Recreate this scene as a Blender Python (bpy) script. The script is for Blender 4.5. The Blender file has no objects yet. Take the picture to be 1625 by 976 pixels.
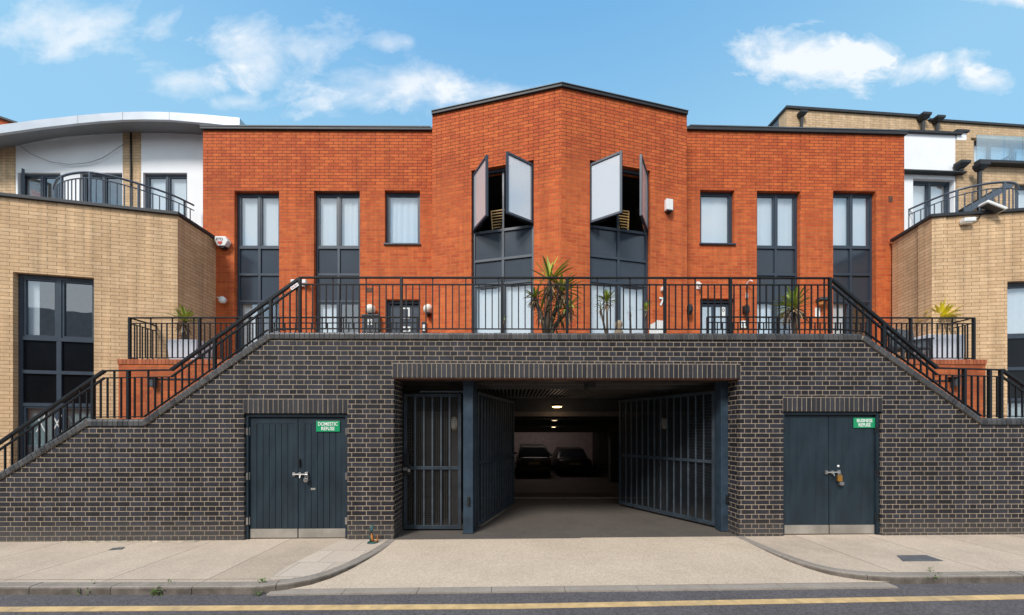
import bpy, bmesh, math, random
from mathutils import Matrix, Vector
R = math.radians
random.seed(7)
sc = bpy.context.scene
COL = sc.collection
# ------------------------------------------------------------------ camera
F = 561.0; CX = 812.5; HY = 685.0; EYE = 1.67
cam_d = bpy.data.cameras.new('camera'); cam = bpy.data.objects.new('camera', cam_d); COL.objects.link(cam)
cam.location = (0, 0, EYE); cam.rotation_euler = (R(90), 0, 0)
cam_d.sensor_width = 36; cam_d.lens = 36*F/1625; cam_d.shift_y = (HY-488)/1625
cam_d.clip_start = .05; cam_d.clip_end = 3000
sc.camera = cam
# ------------------------------------------------------------------ world, sun, exposure
SUNV = Vector((-.60, -1.0, 1.22)).normalized()
w = bpy.data.worlds.new('World'); sc.world = w; w.use_nodes = True
wn = w.node_tree.nodes; wl = w.node_tree.links
for n in list(wn): wn.remove(n)
def N(t, tree=None, **k):
    n = (tree or wn).new(t)
    for a, v in k.items(): setattr(n, a, v)
    return n
out = N('ShaderNodeOutputWorld'); bg = N('ShaderNodeBackground'); bg.inputs['Strength'].default_value = .13
wl.new(bg.outputs[0], out.inputs[0])
sky = N('ShaderNodeTexSky', sky_type='NISHITA'); sky.sun_disc = False
sky.sun_elevation = math.asin(SUNV.z); sky.sun_rotation = math.atan2(SUNV.x, SUNV.y)
sky.air_density = 1.0; sky.dust_density = 1.2; sky.ozone_density = 1.0
tc = N('ShaderNodeTexCoord')
def vm(op, a, b=None):
    n = N('ShaderNodeVectorMath', operation=op)
    for i, x in enumerate((a, b)):
        if x is None: continue
        if isinstance(x, (tuple, Vector)): n.inputs[i].default_value = x
        else: wl.new(x, n.inputs[i])
    return n.outputs['Value'] if op in ('LENGTH', 'DOT_PRODUCT') else n.outputs[0]
def mm(op, a, b=None, c=None, clamp=False):
    n = N('ShaderNodeMath', operation=op); n.use_clamp = clamp
    for i, x in enumerate((a, b, c)):
        if x is None: continue
        if isinstance(x, (int, float)): n.inputs[i].default_value = x
        else: wl.new(x, n.inputs[i])
    return n.outputs[0]
D = vm('NORMALIZE', tc.outputs['Generated'])
sp = N('ShaderNodeSeparateXYZ'); wl.new(D, sp.inputs[0])
fy = mm('MAXIMUM', sp.outputs['Y'], .02)
gx = mm('DIVIDE', sp.outputs['X'], fy); gzz = mm('DIVIDE', sp.outputs['Z'], fy)
cb = N('ShaderNodeCombineXYZ'); wl.new(gx, cb.inputs[0]); wl.new(mm('MULTIPLY', gzz, 1.5), cb.inputs[2])
def cn_(scale, detail, rough, off):
    n = N('ShaderNodeTexNoise'); n.inputs['Scale'].default_value = scale; n.inputs['Detail'].default_value = detail; n.inputs['Roughness'].default_value = rough; n.inputs['Distortion'].default_value = .35
    wl.new(vm('ADD', cb.outputs[0], off), n.inputs['Vector']); return mm('SUBTRACT', n.outputs['Fac'], .5)
nzf = cn_(4.2, 10, .60, (3.1, .2, 1.7)); nzl = cn_(9, 8, .6, (.4, 5.2, .9))
# soft cumulus patches: (x, z) of the patch on the plane one metre ahead, half sizes, density
patches = [(130, 42, 165, 62, .66), (430, 90, 125, 68, .68), (290, 128, 105, 36, .6), (610, 132, 140, 46, .5), (700, 150, 110, 34, .34),
           (1290, 100, 170, 46, 1.25), (1395, 82, 70, 38, 1.0), (1450, 108, 120, 32, .9), (1560, 130, 75, 26, .95), (1640, -8, 110, 26, .9),
           (790, 150, 95, 22, .4), (385, 162, 60, 16, .55), (615, 70, 38, 16, .4)]
tot = None
for (px, py, rx, rz, s) in patches:
    a = mm('MULTIPLY', mm('SUBTRACT', gx, (px-CX)/F), F/rx); b = mm('MULTIPLY', mm('SUBTRACT', gzz, (HY-py)/F), F/rz)
    r = mm('SQRT', mm('ADD', mm('MULTIPLY', a, a), mm('MULTIPLY', b, b)))
    r = mm('SUBTRACT', r, mm('ADD', mm('MULTIPLY', nzf, 3.2), mm('MULTIPLY', nzl, 1.2)))
    v = mm('MULTIPLY', mm('SUBTRACT', 1.0, r, clamp=True), s)
    tot = v if tot is None else mm('ADD', tot, v)
# loose cloud over the rest of the sky (behind the viewer)
n2 = N('ShaderNodeTexNoise'); n2.inputs['Scale'].default_value = 3.0; n2.inputs['Detail'].default_value = 7
wl.new(vm('MULTIPLY', D, (1, 1, 2.2)), n2.inputs['Vector'])
back = mm('MULTIPLY', mm('SUBTRACT', -.05, sp.outputs['Y']), 4, clamp=True)
bk = mm('MULTIPLY', mm('MULTIPLY', mm('SUBTRACT', n2.outputs['Fac'], .33), 5, clamp=True), back)
fwd = mm('MULTIPLY', mm('SUBTRACT', sp.outputs['Y'], .05), 8, clamp=True)
dens = mm('ADD', mm('MULTIPLY', mm('MULTIPLY', tot, 1.1), fwd), mm('MULTIPLY', bk, .9))
dens = mm('MINIMUM', dens, .93)
tint = N('ShaderNodeMix', data_type='RGBA', blend_type='MULTIPLY'); tint.inputs[0].default_value = 1
wl.new(sky.outputs[0], tint.inputs[6])
SKYT = (1.22, 1.40, 1.48, 1); tint.inputs[7].default_value = SKYT
# pale air towards the skyline
zr_w = N('ShaderNodeMapRange'); wl.new(sp.outputs['Z'], zr_w.inputs[0]); zr_w.inputs[1].default_value = .58; zr_w.inputs[2].default_value = .84
hc = N('ShaderNodeMix', data_type='RGBA'); wl.new(zr_w.outputs[0], hc.inputs[0]); hc.inputs[6].default_value = (1.95, 3.85, 5.3, 1); hc.inputs[7].default_value = (.80, 2.55, 4.9, 1)
hz = N('ShaderNodeMix', data_type='RGBA'); hz.inputs[0].default_value = .8
wl.new(tint.outputs[2], hz.inputs[6]); wl.new(hc.outputs[2], hz.inputs[7])
mx = N('ShaderNodeMix', data_type='RGBA'); wl.new(dens, mx.inputs[0]); wl.new(hz.outputs[2], mx.inputs[6]); mx.inputs[7].default_value = (5.5, 5.75, 6.0, 1)
wl.new(mx.outputs[2], bg.inputs['Color'])
sd = bpy.data.lights.new('sun', 'SUN'); sd.energy = 2.7; sd.angle = R(16); sd.color = (1, .965, .92)
so = bpy.data.objects.new('sun', sd); COL.objects.link(so); so.location = (-20, -30, 40)
so.rotation_euler = (-SUNV).to_track_quat('-Z', 'Y').to_euler()
sc.view_settings.view_transform = 'Standard'; sc.view_settings.look = 'None'; sc.view_settings.gamma = 1
sc.view_settings.exposure = .42
try: sc.cycles.use_denoising = True
except Exception: pass
sc.cycles.max_bounces = 7; sc.cycles.transparent_max_bounces = 16

# ------------------------------------------------------------------ helpers
class Fr:
    """a vertical frame: u along it, d away from the street, z up"""
    def __init__(s, x, y, ang=0.0):
        s.o = Vector((x, y)); s.a = ang; s.U = Vector((math.cos(ang), math.sin(ang))); s.N = Vector((-math.sin(ang), math.cos(ang)))
        s.M = Matrix.Translation((x, y, 0)) @ Matrix.Rotation(ang, 4, 'Z')
    def hit(s, px, py, d=0.0):
        r = Vector(((px-CX)/F, 1.0)); t = (d + s.o.dot(s.N)) / r.dot(s.N)
        q = r*t - s.o
        return q.dot(s.U), EYE + t*(HY-py)/F
    def u(s, px, d=0.0): return s.hit(px, 600, d)[0]
    def z(s, px, py, d=0.0): return s.hit(px, py, d)[1]
    def w(s, u, d=0.0): return s.o + s.U*u + s.N*d
def fr2(p, q):
    return Fr(p[0], p[1], math.atan2(q[1]-p[1], q[0]-p[0]))
def at(px, Z): return ((px-CX)/F*Z, Z)
WORLD = Fr(0, 0)
WM = {}
def tag(o, label=None, cat=None, group=None, kind=None):
    if label: o['label'] = label
    if cat: o['category'] = cat
    if group: o['group'] = group
    if kind: o['kind'] = kind
    return o
def place(o, M, parent=None):
    WM[o] = M
    if parent is not None:
        o.parent = parent; o.matrix_local = WM[parent].inverted() @ M
    else: o.matrix_world = M
    return o
def thing(name, label, cat, fr=WORLD, base=(0, 0, 0), group=None):
    o = bpy.data.objects.new(name, None); COL.objects.link(o); o.empty_display_size = .2
    place(o, fr.M @ Matrix.Translation(base)); return tag(o, label, cat, group)
class MB:
    def __init__(s): s.v = []; s.f = []; s.smooth = False
    def add(s, vs, fs):
        k = len(s.v); s.v += [tuple(v) for v in vs]; s.f += [tuple(i+k for i in f) for f in fs]; return s
    def box(s, x0, x1, y0, y1, z0, z1, M=None):
        vs = [Vector((x, y, z)) for z in (z0, z1) for y in (y0, y1) for x in (x0, x1)]
        if M is not None: vs = [M @ v for v in vs]
        return s.add(vs, [(0, 2, 3, 1), (4, 5, 7, 6), (0, 1, 5, 4), (2, 6, 7, 3), (0, 4, 6, 2), (1, 3, 7, 5)])
    def quad(s, a, b, c, d): return s.add([a, b, c, d], [(0, 1, 2, 3)])
    def bar(s, p, q, w, h, up=(0, 0, 1)):
        p = Vector(p); q = Vector(q); t = (q-p).normalized(); u = Vector(up)
        if abs(t.dot(u)) > .98: u = Vector((0, 1, 0))
        a = t.cross(u).normalized(); b = a.cross(t).normalized()
        vs = [c + a*(sx*w/2) + b*(sz*h/2) for c in (p, q) for sx, sz in ((-1, -1), (1, -1), (1, 1), (-1, 1))]
        return s.add(vs, [(0, 3, 2, 1), (4, 5, 6, 7), (0, 1, 5, 4), (1, 2, 6, 5), (2, 3, 7, 6), (3, 0, 4, 7)])
    def tube(s, pts, r, n=8, cap=True):
        pts = [Vector(p) for p in pts]; rs = r if isinstance(r, (list, tuple)) else [r]*len(pts)
        rings = []
        for i, p in enumerate(pts):
            t = (pts[min(i+1, len(pts)-1)] - pts[max(i-1, 0)]).normalized()
            a = t.cross(Vector((0, 0, 1)));
            if a.length < .05: a = t.cross(Vector((0, 1, 0)))
            a.normalize(); b = t.cross(a).normalized()
            rings.append([p + (a*math.cos(2*math.pi*j/n) + b*math.sin(2*math.pi*j/n))*rs[i] for j in range(n)])
        vs = [v for ring in rings for v in ring]; fs = []
        for i in range(len(pts)-1):
            for j in range(n):
                k = (j+1) % n; fs.append((i*n+j, i*n+k, (i+1)*n+k, (i+1)*n+j))
        if cap: fs += [tuple(range(n))[::-1], tuple((len(pts)-1)*n+j for j in range(n))]
        return s.add(vs, fs)
    def lathe(s, c, prof, n=20, axis='z'):
        vs = []; fs = []
        for r, h in prof:
            for j in range(n):
                a = 2*math.pi*j/n; x, y = r*math.cos(a), r*math.sin(a)
                vs.append((c[0]+x, c[1]+y, c[2]+h) if axis == 'z' else (c[0]+x, c[1]-h, c[2]+y))
        for i in range(len(prof)-1):
            for j in range(n):
                k = (j+1) % n; fs.append((i*n+j, i*n+k, (i+1)*n+k, (i+1)*n+j))
        fs += [tuple(range(n))[::-1], tuple((len(prof)-1)*n+j for j in range(n))]
        return s.add(vs, fs)
    def prism(s, poly, z0, z1):
        """plan polygon extruded upwards"""
        n = len(poly); vs = [(p[0], p[1], z0) for p in poly] + [(p[0], p[1], z1) for p in poly]
        return s.add(vs, [tuple(range(n))[::-1], tuple(range(n, 2*n))] + [(i, (i+1) % n, n+(i+1) % n, n+i) for i in range(n)])
    def face_prism(s, poly, d0, d1):
        """outline in u,z extruded in depth"""
        n = len(poly); vs = [(p[0], d0, p[1]) for p in poly] + [(p[0], d1, p[1]) for p in poly]
        return s.add(vs, [tuple(range(n)), tuple(range(n, 2*n))[::-1]] + [((i+1) % n, i, n+i, n+(i+1) % n) for i in range(n)])
    def build(s, name, m, fr=WORLD, parent=None, base=(0, 0, 0), bevel=0, smooth=False, label=None, cat=None, group=None, kind=None, fix=True):
        me = bpy.data.meshes.new(name); b = Vector(base)
        me.from_pydata([Vector(v)-b for v in s.v], [], s.f)
        if fix:
            bm = bmesh.new(); bm.from_mesh(me); bmesh.ops.recalc_face_normals(bm, faces=bm.faces); bm.to_mesh(me); bm.free()
        if smooth:
            for p in me.polygons: p.use_smooth = True
        me.materials.append(m); me.update()
        o = bpy.data.objects.new(name, me); COL.objects.link(o)
        place(o, fr.M @ Matrix.Translation(base), parent)
        if bevel:
            md = o.modifiers.new('bevel', 'BEVEL'); md.width = bevel; md.segments = 2; md.limit_method = 'ANGLE'; md.angle_limit = R(40)
        return tag(o, label, cat, group, kind)
def offset_line(pl, o):
    """plan polyline moved sideways by o (positive = left of travel)"""
    res = []
    for i, p in enumerate(pl):
        p = Vector(p[:2]); ns = []
        if i > 0: t = (p-Vector(pl[i-1][:2])).normalized(); ns.append(Vector((-t.y, t.x)))
        if i < len(pl)-1: t = (Vector(pl[i+1][:2])-p).normalized(); ns.append(Vector((-t.y, t.x)))
        n = sum(ns, Vector((0, 0))).normalized(); k = max(.35, n.dot(ns[0]))
        res.append(p + n*(o/k))
    return res
def band(mb, pl, oa, ob, z0, z1):
    A = offset_line(pl, oa); B = offset_line(pl, ob)
    z0f = z0 if callable(z0) else (lambda p: z0); z1f = z1 if callable(z1) else (lambda p: z1)
    vs = []
    for a, b in zip(A, B): vs += [(a.x, a.y, z0f(a)), (b.x, b.y, z0f(b)), (b.x, b.y, z1f(b)), (a.x, a.y, z1f(a))]
    fs = []
    for i in range(len(pl)-1):
        for j in range(4): k = (j+1) % 4; fs.append((i*4+j, i*4+k, (i+1)*4+k, (i+1)*4+j))
    n = (len(pl)-1)*4; fs += [(0, 1, 2, 3), (n+3, n+2, n+1, n)]
    return mb.add(vs, fs)
def lerp_line(pts, u):
    if u <= pts[0][0]: return pts[0][1]
    for (a, za), (b, zb) in zip(pts, pts[1:]):
        if u <= b: return za + (zb-za)*(u-a)/(b-a)
    return pts[-1][1]
def wall(mb, top, z0, holes, th, d0=0.0):
    """wall face with real openings; top = [(u,z)...], holes = [(u0,u1,z0,z1)]"""
    z0f = z0 if callable(z0) else (lambda u: z0)
    us = sorted(set([round(p[0], 5) for p in top] + [round(h[i], 5) for h in holes for i in (0, 1)]))
    us = [u for u in us if top[0][0]-1e-4 <= u <= top[-1][0]+1e-4]
    for a, b in zip(us, us[1:]):
        m = (a+b)/2
        hs = sorted([h for h in holes if h[0] < m < h[1]], key=lambda h: h[2])
        lo = (z0f(a), z0f(b)); segs = []
        for h in hs:
            if h[2] > lo[0]+1e-4: segs.append((lo, (h[2], h[2])))
            lo = (h[3], h[3])
        segs.append((lo, (lerp_line(top, a), lerp_line(top, b))))
        for (l0, l1), (t0, t1) in segs:
            mb.quad((a, d0, l0), (b, d0, l1), (b, d0, t1), (a, d0, t0))
            mb.quad((b, d0+th, l1), (a, d0+th, l0), (a, d0+th, t0), (b, d0+th, t1))
    for (a, za), (b, zb) in zip(top, top[1:]):
        mb.quad((a, d0, za), (b, d0, zb), (b, d0+th, zb), (a, d0+th, za))
    for u, z, flip in ((top[0][0], top[0][1], 0), (top[-1][0], top[-1][1], 1)):
        mb.quad((u, d0, z0f(u)), (u, d0, z), (u, d0+th, z), (u, d0+th, z0f(u)))
    for (a, b, c, e) in holes:
        mb.quad((a, d0, c), (a, d0, e), (a, d0+th, e), (a, d0+th, c)); mb.quad((b, d0, e), (b, d0, c), (b, d0+th, c), (b, d0+th, e))
        mb.quad((a, d0, e), (b, d0, e), (b, d0+th, e), (a, d0+th, e))
        if c > z0f((a+b)/2)+.01: mb.quad((b, d0, c), (a, d0, c), (a, d0+th, c), (b, d0+th, c))
    return mb

# ------------------------------------------------------------------ materials
MATS = {}
def newmat(name):
    m = bpy.data.materials.new(name); m.use_nodes = True; t = m.node_tree
    return m, t, t.nodes['Principled BSDF']
def mat(name, col, rough=.6, metal=0, var=.12, scale=6, bump=0, bscale=40, stretch=(1, 1, 1), emit=0, spec=.5, grime=0, gcol=(.05, .045, .04)):
    m, t, p = newmat(name); n = t.nodes; l = t.links
    tcn = n.new('ShaderNodeTexCoord'); mp = n.new('ShaderNodeMapping'); mp.inputs['Scale'].default_value = stretch
    l.new(tcn.outputs['Object'], mp.inputs[0])
    ns = n.new('ShaderNodeTexNoise'); ns.inputs['Scale'].default_value = scale; ns.inputs['Detail'].default_value = 6; l.new(mp.outputs[0], ns.inputs['Vector'])
    hv = n.new('ShaderNodeMapRange'); hv.inputs[3].default_value = 1-var*1.6; hv.inputs[4].default_value = 1+var*1.6; hv.inputs[1].default_value = .25; hv.inputs[2].default_value = .75
    l.new(ns.outputs['Fac'], hv.inputs[0])
    mixn = n.new('ShaderNodeMix'); mixn.data_type = 'RGBA'; mixn.blend_type = 'MULTIPLY'; mixn.inputs[0].default_value = 1
    mixn.inputs[6].default_value = (*col, 1); l.new(hv.outputs[0], mixn.inputs[7]); cout = mixn.outputs[2]
    if grime:
        g = n.new('ShaderNodeTexNoise'); g.inputs['Scale'].default_value = 1.7; g.inputs['Detail'].default_value = 9; g.inputs['Roughness'].default_value = .7; l.new(tcn.outputs['Object'], g.inputs['Vector'])
        gr = n.new('ShaderNodeMapRange'); gr.inputs[1].default_value = .5; gr.inputs[2].default_value = .75; gr.inputs[4].default_value = grime; l.new(g.outputs['Fac'], gr.inputs[0])
        g2 = n.new('ShaderNodeMix'); g2.data_type = 'RGBA'; l.new(gr.outputs[0], g2.inputs[0]); l.new(cout, g2.inputs[6]); g2.inputs[7].default_value = (*gcol, 1); cout = g2.outputs[2]
    l.new(cout, p.inputs['Base Color'])
    rr = n.new('ShaderNodeMapRange'); rr.inputs[3].default_value = max(.02, rough-.08); rr.inputs[4].default_value = min(1, rough+.08); l.new(ns.outputs['Fac'], rr.inputs[0]); l.new(rr.outputs[0], p.inputs['Roughness'])
    p.inputs['Metallic'].default_value = metal; p.inputs['Specular IOR Level'].default_value = spec
    if bump:
        b = n.new('ShaderNodeTexNoise'); b.inputs['Scale'].default_value = bscale; b.inputs['Detail'].default_value = 4; l.new(mp.outputs[0], b.inputs['Vector'])
        bn = n.new('ShaderNodeBump'); bn.inputs['Strength'].default_value = bump; bn.inputs['Distance'].default_value = .01; l.new(b.outputs['Fac'], bn.inputs['Height']); l.new(bn.outputs[0], p.inputs['Normal'])
    if emit: p.inputs['Emission Color'].default_value = (*col, 1); p.inputs['Emission Strength'].default_value = emit
    MATS[name] = m; return m
def brick(name, c1, c2, mort, bw=.225, rh=.075, ms=.005, squash=1, offset=.5, rough=.85, mort2=None, zr=None, swap=False, spec=.3, stain=.35, scol=(.03, .025, .02), vs=.16, third=None, bias=0.0, splash=False, streak=.22):
    m, t, p = newmat(name); n = t.nodes; l = t.links
    tcn = n.new('ShaderNodeTexCoord'); s = n.new('ShaderNodeSeparateXYZ'); l.new(tcn.outputs['Object'], s.inputs[0])
    a = n.new('ShaderNodeMath'); l.new(s.outputs[0], a.inputs[0]); l.new(s.outputs[1], a.inputs[1])
    c = n.new('ShaderNodeCombineXYZ')
    l.new(a.outputs[0], c.inputs[1 if swap else 0]); l.new(s.outputs[2], c.inputs[0 if swap else 1])
    wob = n.new('ShaderNodeTexNoise'); wob.inputs['Scale'].default_value = 9; l.new(tcn.outputs['Object'], wob.inputs['Vector'])
    wv = n.new('ShaderNodeVectorMath'); wv.operation = 'MULTIPLY_ADD'; l.new(wob.outputs['Color'], wv.inputs[0]); wv.inputs[1].default_value = (.006, .006, 0); l.new(c.outputs[0], wv.inputs[2])
    b = n.new('ShaderNodeTexBrick'); b.inputs['Scale'].default_value = 1; b.inputs['Brick Width'].default_value = bw; b.inputs['Row Height'].default_value = rh
    b.inputs['Mortar Size'].default_value = ms; b.inputs['Mortar Smooth'].default_value = .15; b.inputs['Bias'].default_value = bias
    b.squash = squash; b.squash_frequency = 2; b.offset = offset; l.new(wv.outputs[0], b.inputs['Vector'])
    b.inputs['Color1'].default_value = (*c1, 1); b.inputs['Color2'].default_value = (*c2, 1); b.inputs['Mortar'].default_value = (*mort, 1)
    if mort2:
        # old pointing high on the wall is sootier than the rest
        ns0 = n.new('ShaderNodeTexNoise'); ns0.inputs['Scale'].default_value = .9; ns0.inputs['Detail'].default_value = 5; l.new(tcn.outputs['Object'], ns0.inputs['Vector'])
        ad = n.new('ShaderNodeMath'); ad.operation = 'MULTIPLY_ADD'; l.new(ns0.outputs['Fac'], ad.inputs[0]); ad.inputs[1].default_value = 2.4; l.new(s.outputs[2], ad.inputs[2])
        mr = n.new('ShaderNodeMapRange'); mr.inputs[1].default_value = zr[0]+1.2; mr.inputs[2].default_value = zr[1]+1.2; l.new(ad.outputs[0], mr.inputs[0])
        mc = n.new('ShaderNodeMix'); mc.data_type = 'RGBA'; l.new(mr.outputs[0], mc.inputs[0]); mc.inputs[6].default_value = (*mort, 1); mc.inputs[7].default_value = (*mort2, 1)
        l.new(mc.outputs[2], b.inputs['Mortar'])
    # extra tone change from brick to brick and inside each brick
    fl = n.new('ShaderNodeTexNoise'); fl.inputs['Scale'].default_value = 5.5; fl.inputs['Detail'].default_value = 8; fl.inputs['Roughness'].default_value = .72; l.new(tcn.outputs['Object'], fl.inputs['Vector'])
    r1 = n.new('ShaderNodeMapRange'); r1.inputs[1].default_value = .3; r1.inputs[2].default_value = .7; r1.inputs[3].default_value = 1-vs; r1.inputs[4].default_value = 1+vs; l.new(fl.outputs['Fac'], r1.inputs[0])
    mu = n.new('ShaderNodeMix'); mu.data_type = 'RGBA'; mu.blend_type = 'MULTIPLY'; mu.inputs[0].default_value = 1; l.new(b.outputs['Color'], mu.inputs[6]); l.new(r1.outputs[0], mu.inputs[7])
    big = n.new('ShaderNodeTexNoise'); big.inputs['Scale'].default_value = .8; big.inputs['Detail'].default_value = 7; big.inputs['Roughness'].default_value = .65
    mpb = n.new('ShaderNodeMapping'); mpb.inputs['Scale'].default_value = (1.6, 1.6, .6); l.new(tcn.outputs['Object'], mpb.inputs[0]); l.new(mpb.outputs[0], big.inputs['Vector'])
    r2 = n.new('ShaderNodeMapRange'); r2.inputs[1].default_value = .5; r2.inputs[2].default_value = .8; r2.inputs[4].default_value = stain; l.new(big.outputs['Fac'], r2.inputs[0])
    st = n.new('ShaderNodeMix'); st.data_type = 'RGBA'; l.new(r2.outputs[0], st.inputs[0]); l.new(mu.outputs[2], st.inputs[6]); st.inputs[7].default_value = (*scol, 1)
    # rain streaks running down and, near the pavement, splashed dirt
    mps = n.new('ShaderNodeMapping'); mps.inputs['Scale'].default_value = (5.5, 5.5, .35); l.new(tcn.outputs['Object'], mps.inputs[0])
    sn = n.new('ShaderNodeTexNoise'); sn.inputs['Scale'].default_value = 1; sn.inputs['Detail'].default_value = 8; sn.inputs['Roughness'].default_value = .65; l.new(mps.outputs[0], sn.inputs['Vector'])
    r3 = n.new('ShaderNodeMapRange'); r3.inputs[1].default_value = .38; r3.inputs[2].default_value = .68; r3.inputs[3].default_value = 1+streak*.5; r3.inputs[4].default_value = 1-streak; l.new(sn.outputs['Fac'], r3.inputs[0])
    m4 = n.new('ShaderNodeMix'); m4.data_type = 'RGBA'; m4.blend_type = 'MULTIPLY'; m4.inputs[0].default_value = 1; l.new(st.outputs[2], m4.inputs[6]); l.new(r3.outputs[0], m4.inputs[7]); cfin = m4.outputs[2]
    if splash:
        h1 = n.new('ShaderNodeMath'); h1.operation = 'MULTIPLY_ADD'; l.new(sn.outputs['Fac'], h1.inputs[0]); h1.inputs[1].default_value = -.5; l.new(s.outputs[2], h1.inputs[2])
        h2 = n.new('ShaderNodeMapRange'); h2.inputs[1].default_value = .12; h2.inputs[2].default_value = -.22; h2.inputs[3].default_value = 0; h2.inputs[4].default_value = .4; l.new(h1.outputs[0], h2.inputs[0])
        m5 = n.new('ShaderNodeMix'); m5.data_type = 'RGBA'; l.new(h2.outputs[0], m5.inputs[0]); l.new(cfin, m5.inputs[6]); m5.inputs[7].default_value = (.13, .115, .10, 1); cfin = m5.outputs[2]
        wn_ = n.new('ShaderNodeTexNoise'); wn_.inputs['Scale'].default_value = 2.6; wn_.inputs['Detail'].default_value = 12; wn_.inputs['Roughness'].default_value = .8; l.new(tcn.outputs['Object'], wn_.inputs['Vector'])
        w2 = n.new('ShaderNodeMapRange'); w2.inputs[1].default_value = .62; w2.inputs[2].default_value = .80; w2.inputs[4].default_value = .45; l.new(wn_.outputs['Fac'], w2.inputs[0])
        m6 = n.new('ShaderNodeMix'); m6.data_type = 'RGBA'; l.new(w2.outputs[0], m6.inputs[0]); l.new(cfin, m6.inputs[6]); m6.inputs[7].default_value = (.12, .11, .11, 1); cfin = m6.outputs[2]
    l.new(cfin, p.inputs['Base Color'])
    rg = n.new('ShaderNodeMapRange'); rg.inputs[3].default_value = rough; rg.inputs[4].default_value = .95; l.new(b.outputs['Fac'], rg.inputs[0]); l.new(rg.outputs[0], p.inputs['Roughness'])
    p.inputs['Specular IOR Level'].default_value = spec
    h = n.new('ShaderNodeMath'); h.operation = 'MULTIPLY_ADD'; l.new(b.outputs['Fac'], h.inputs[0]); h.inputs[1].default_value = -1; 
    hn = n.new('ShaderNodeTexNoise'); hn.inputs['Scale'].default_value = 55; l.new(tcn.outputs['Object'], hn.inputs['Vector']); l.new(hn.outputs['Fac'], h.inputs[2])
    bn = n.new('ShaderNodeBump'); bn.inputs['Strength'].default_value = .6; bn.inputs['Distance'].default_value = .006; l.new(h.outputs[0], bn.inputs['Height']); l.new(bn.outputs[0], p.inputs['Normal'])
    return m
BLUE1, BLUE2, BMORT = (.034, .034, .043), (.014, .012, .014), (.36, .28, .20)
M_blue = brick('blue_brick', BLUE1, BLUE2, BMORT, squash=.5, ms=.0050, rough=.55, spec=.3, stain=.10, vs=.28, splash=True)
M_bluesold = brick('blue_soldier_brick', BLUE1, BLUE2, BMORT, swap=True, ms=.0054, offset=0, rough=.55, spec=.3, stain=.1, bw=.40, vs=.25)
M_bluecop = mat('blue_coping_brick', (.046, .043, .046), .5, var=.4, scale=9, bump=.3, grime=.25, gcol=(.11, .10, .08))
M_copmort = mat('coping_mortar', (.30, .25, .19), .95, var=.25, scale=12, bump=.5, grime=.7, gcol=(.06, .055, .05))
M_red = brick('red_brick', (.60, .135, .034), (.47, .085, .024), (.50, .18, .08), ms=.0058, mort2=(.13, .035, .018), zr=(6.3, 7.8), stain=.10, scol=(.10, .02, .01), vs=.16)
M_redlow = brick('red_brick_low', (.52, .13, .038), (.38, .08, .026), (.30, .12, .06), ms=.0055, stain=.3, scol=(.07, .03, .02))
M_redsold = brick('red_soldier_brick', (.50, .15, .06), (.38, .10, .042), (.16, .06, .04), swap=True, offset=0, bw=.40, ms=.006, stain=.3)
M_buff = brick('buff_brick', (.70, .475, .275), (.60, .39, .215), (.30, .19, .11), bw=.30, ms=.005, stain=.16, scol=(.18, .11, .06), vs=.10)
M_buffup = brick('buff_brick_upper', (.64, .45, .27), (.54, .37, .215), (.34, .24, .15), ms=.005, stain=.1, scol=(.2, .13, .08), vs=.1)
M_frame = mat('window_frame_paint', (.032, .046, .066), .42, var=.08)
M_panel = mat('spandrel_panel', (.034, .044, .060), .16, var=.06, scale=2)
M_darkpanel = mat('black_spandrel_panel', (.006, .007, .009), .15, var=.1, scale=2, spec=.2)
M_door = mat('refuse_door_paint', (.014, .026, .036), .55, var=.22, scale=3, spec=.35, bump=.12, stretch=(3, 3, .6), grime=.3, gcol=(.045, .052, .055))
M_gate = mat('gate_paint', (.030, .042, .055), .5, var=.25, spec=.35, grime=.3, gcol=(.06, .05, .05))
M_bar = mat('gate_bar_paint', (.05, .065, .08), .5, var=.25, grime=.3, gcol=(.06, .05, .045))
M_post = mat('post_paint', (.028, .048, .070), .5, var=.25, spec=.35, grime=.25, gcol=(.05, .055, .06))
M_wire = mat('gate_wire', (.014, .018, .024), .55)
M_wire2 = mat('pedestrian_gate_wire', (.035, .032, .028), .6)
M_rail = mat('railing_paint', (.006, .008, .010), .5, var=.2, spec=.3, grime=.08, gcol=(.05, .04, .03))
M_greyrail = mat('galvanised_rail', (.09, .11, .14), .4, metal=.3)
M_steel = mat('worn_steel', (.36, .33, .29), .45, metal=.35, var=.15, scale=4, grime=.3, gcol=(.22, .18, .14))
M_chrome = mat('bolt_steel', (.55, .53, .50), .3, metal=.9, grime=.4, gcol=(.12, .09, .06))
M_brass = mat('padlock_brass', (.50, .25, .05), .35, metal=.6)
M_coping = mat('metal_coping', (.020, .022, .025), .6, metal=0, var=.15, scale=3)
M_lightcop = mat('grey_coping', (.10, .12, .14), .6, metal=0, scale=3)
M_white = mat('white_render', (.86, .87, .88), .8, var=.03, scale=2)
M_silver = mat('silver_cladding', (.55, .58, .62), .35, metal=.25, var=.04, scale=2)
M_soffit = mat('grey_soffit', (.20, .21, .22), .6, var=.05)
M_room = mat('room_plaster', (.34, .31, .28), .9)
M_tile = mat('roof_tiles', (.16, .15, .155), .8, var=.3, scale=5)
M_roof = mat('roof_felt', (.10, .10, .10), .9)
M_conc = mat('terrace_concrete', (.28, .26, .24), .9, bump=.3)
M_gwall = mat('garage_wall_paint', (.46, .38, .36), .8, var=.1, grime=.3, gcol=(.12, .09, .08))
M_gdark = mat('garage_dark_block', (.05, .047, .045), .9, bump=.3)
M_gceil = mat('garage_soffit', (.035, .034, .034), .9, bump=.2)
M_gbeam = mat('garage_beam_paint', (.10, .085, .075), .8, grime=.4)
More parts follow.
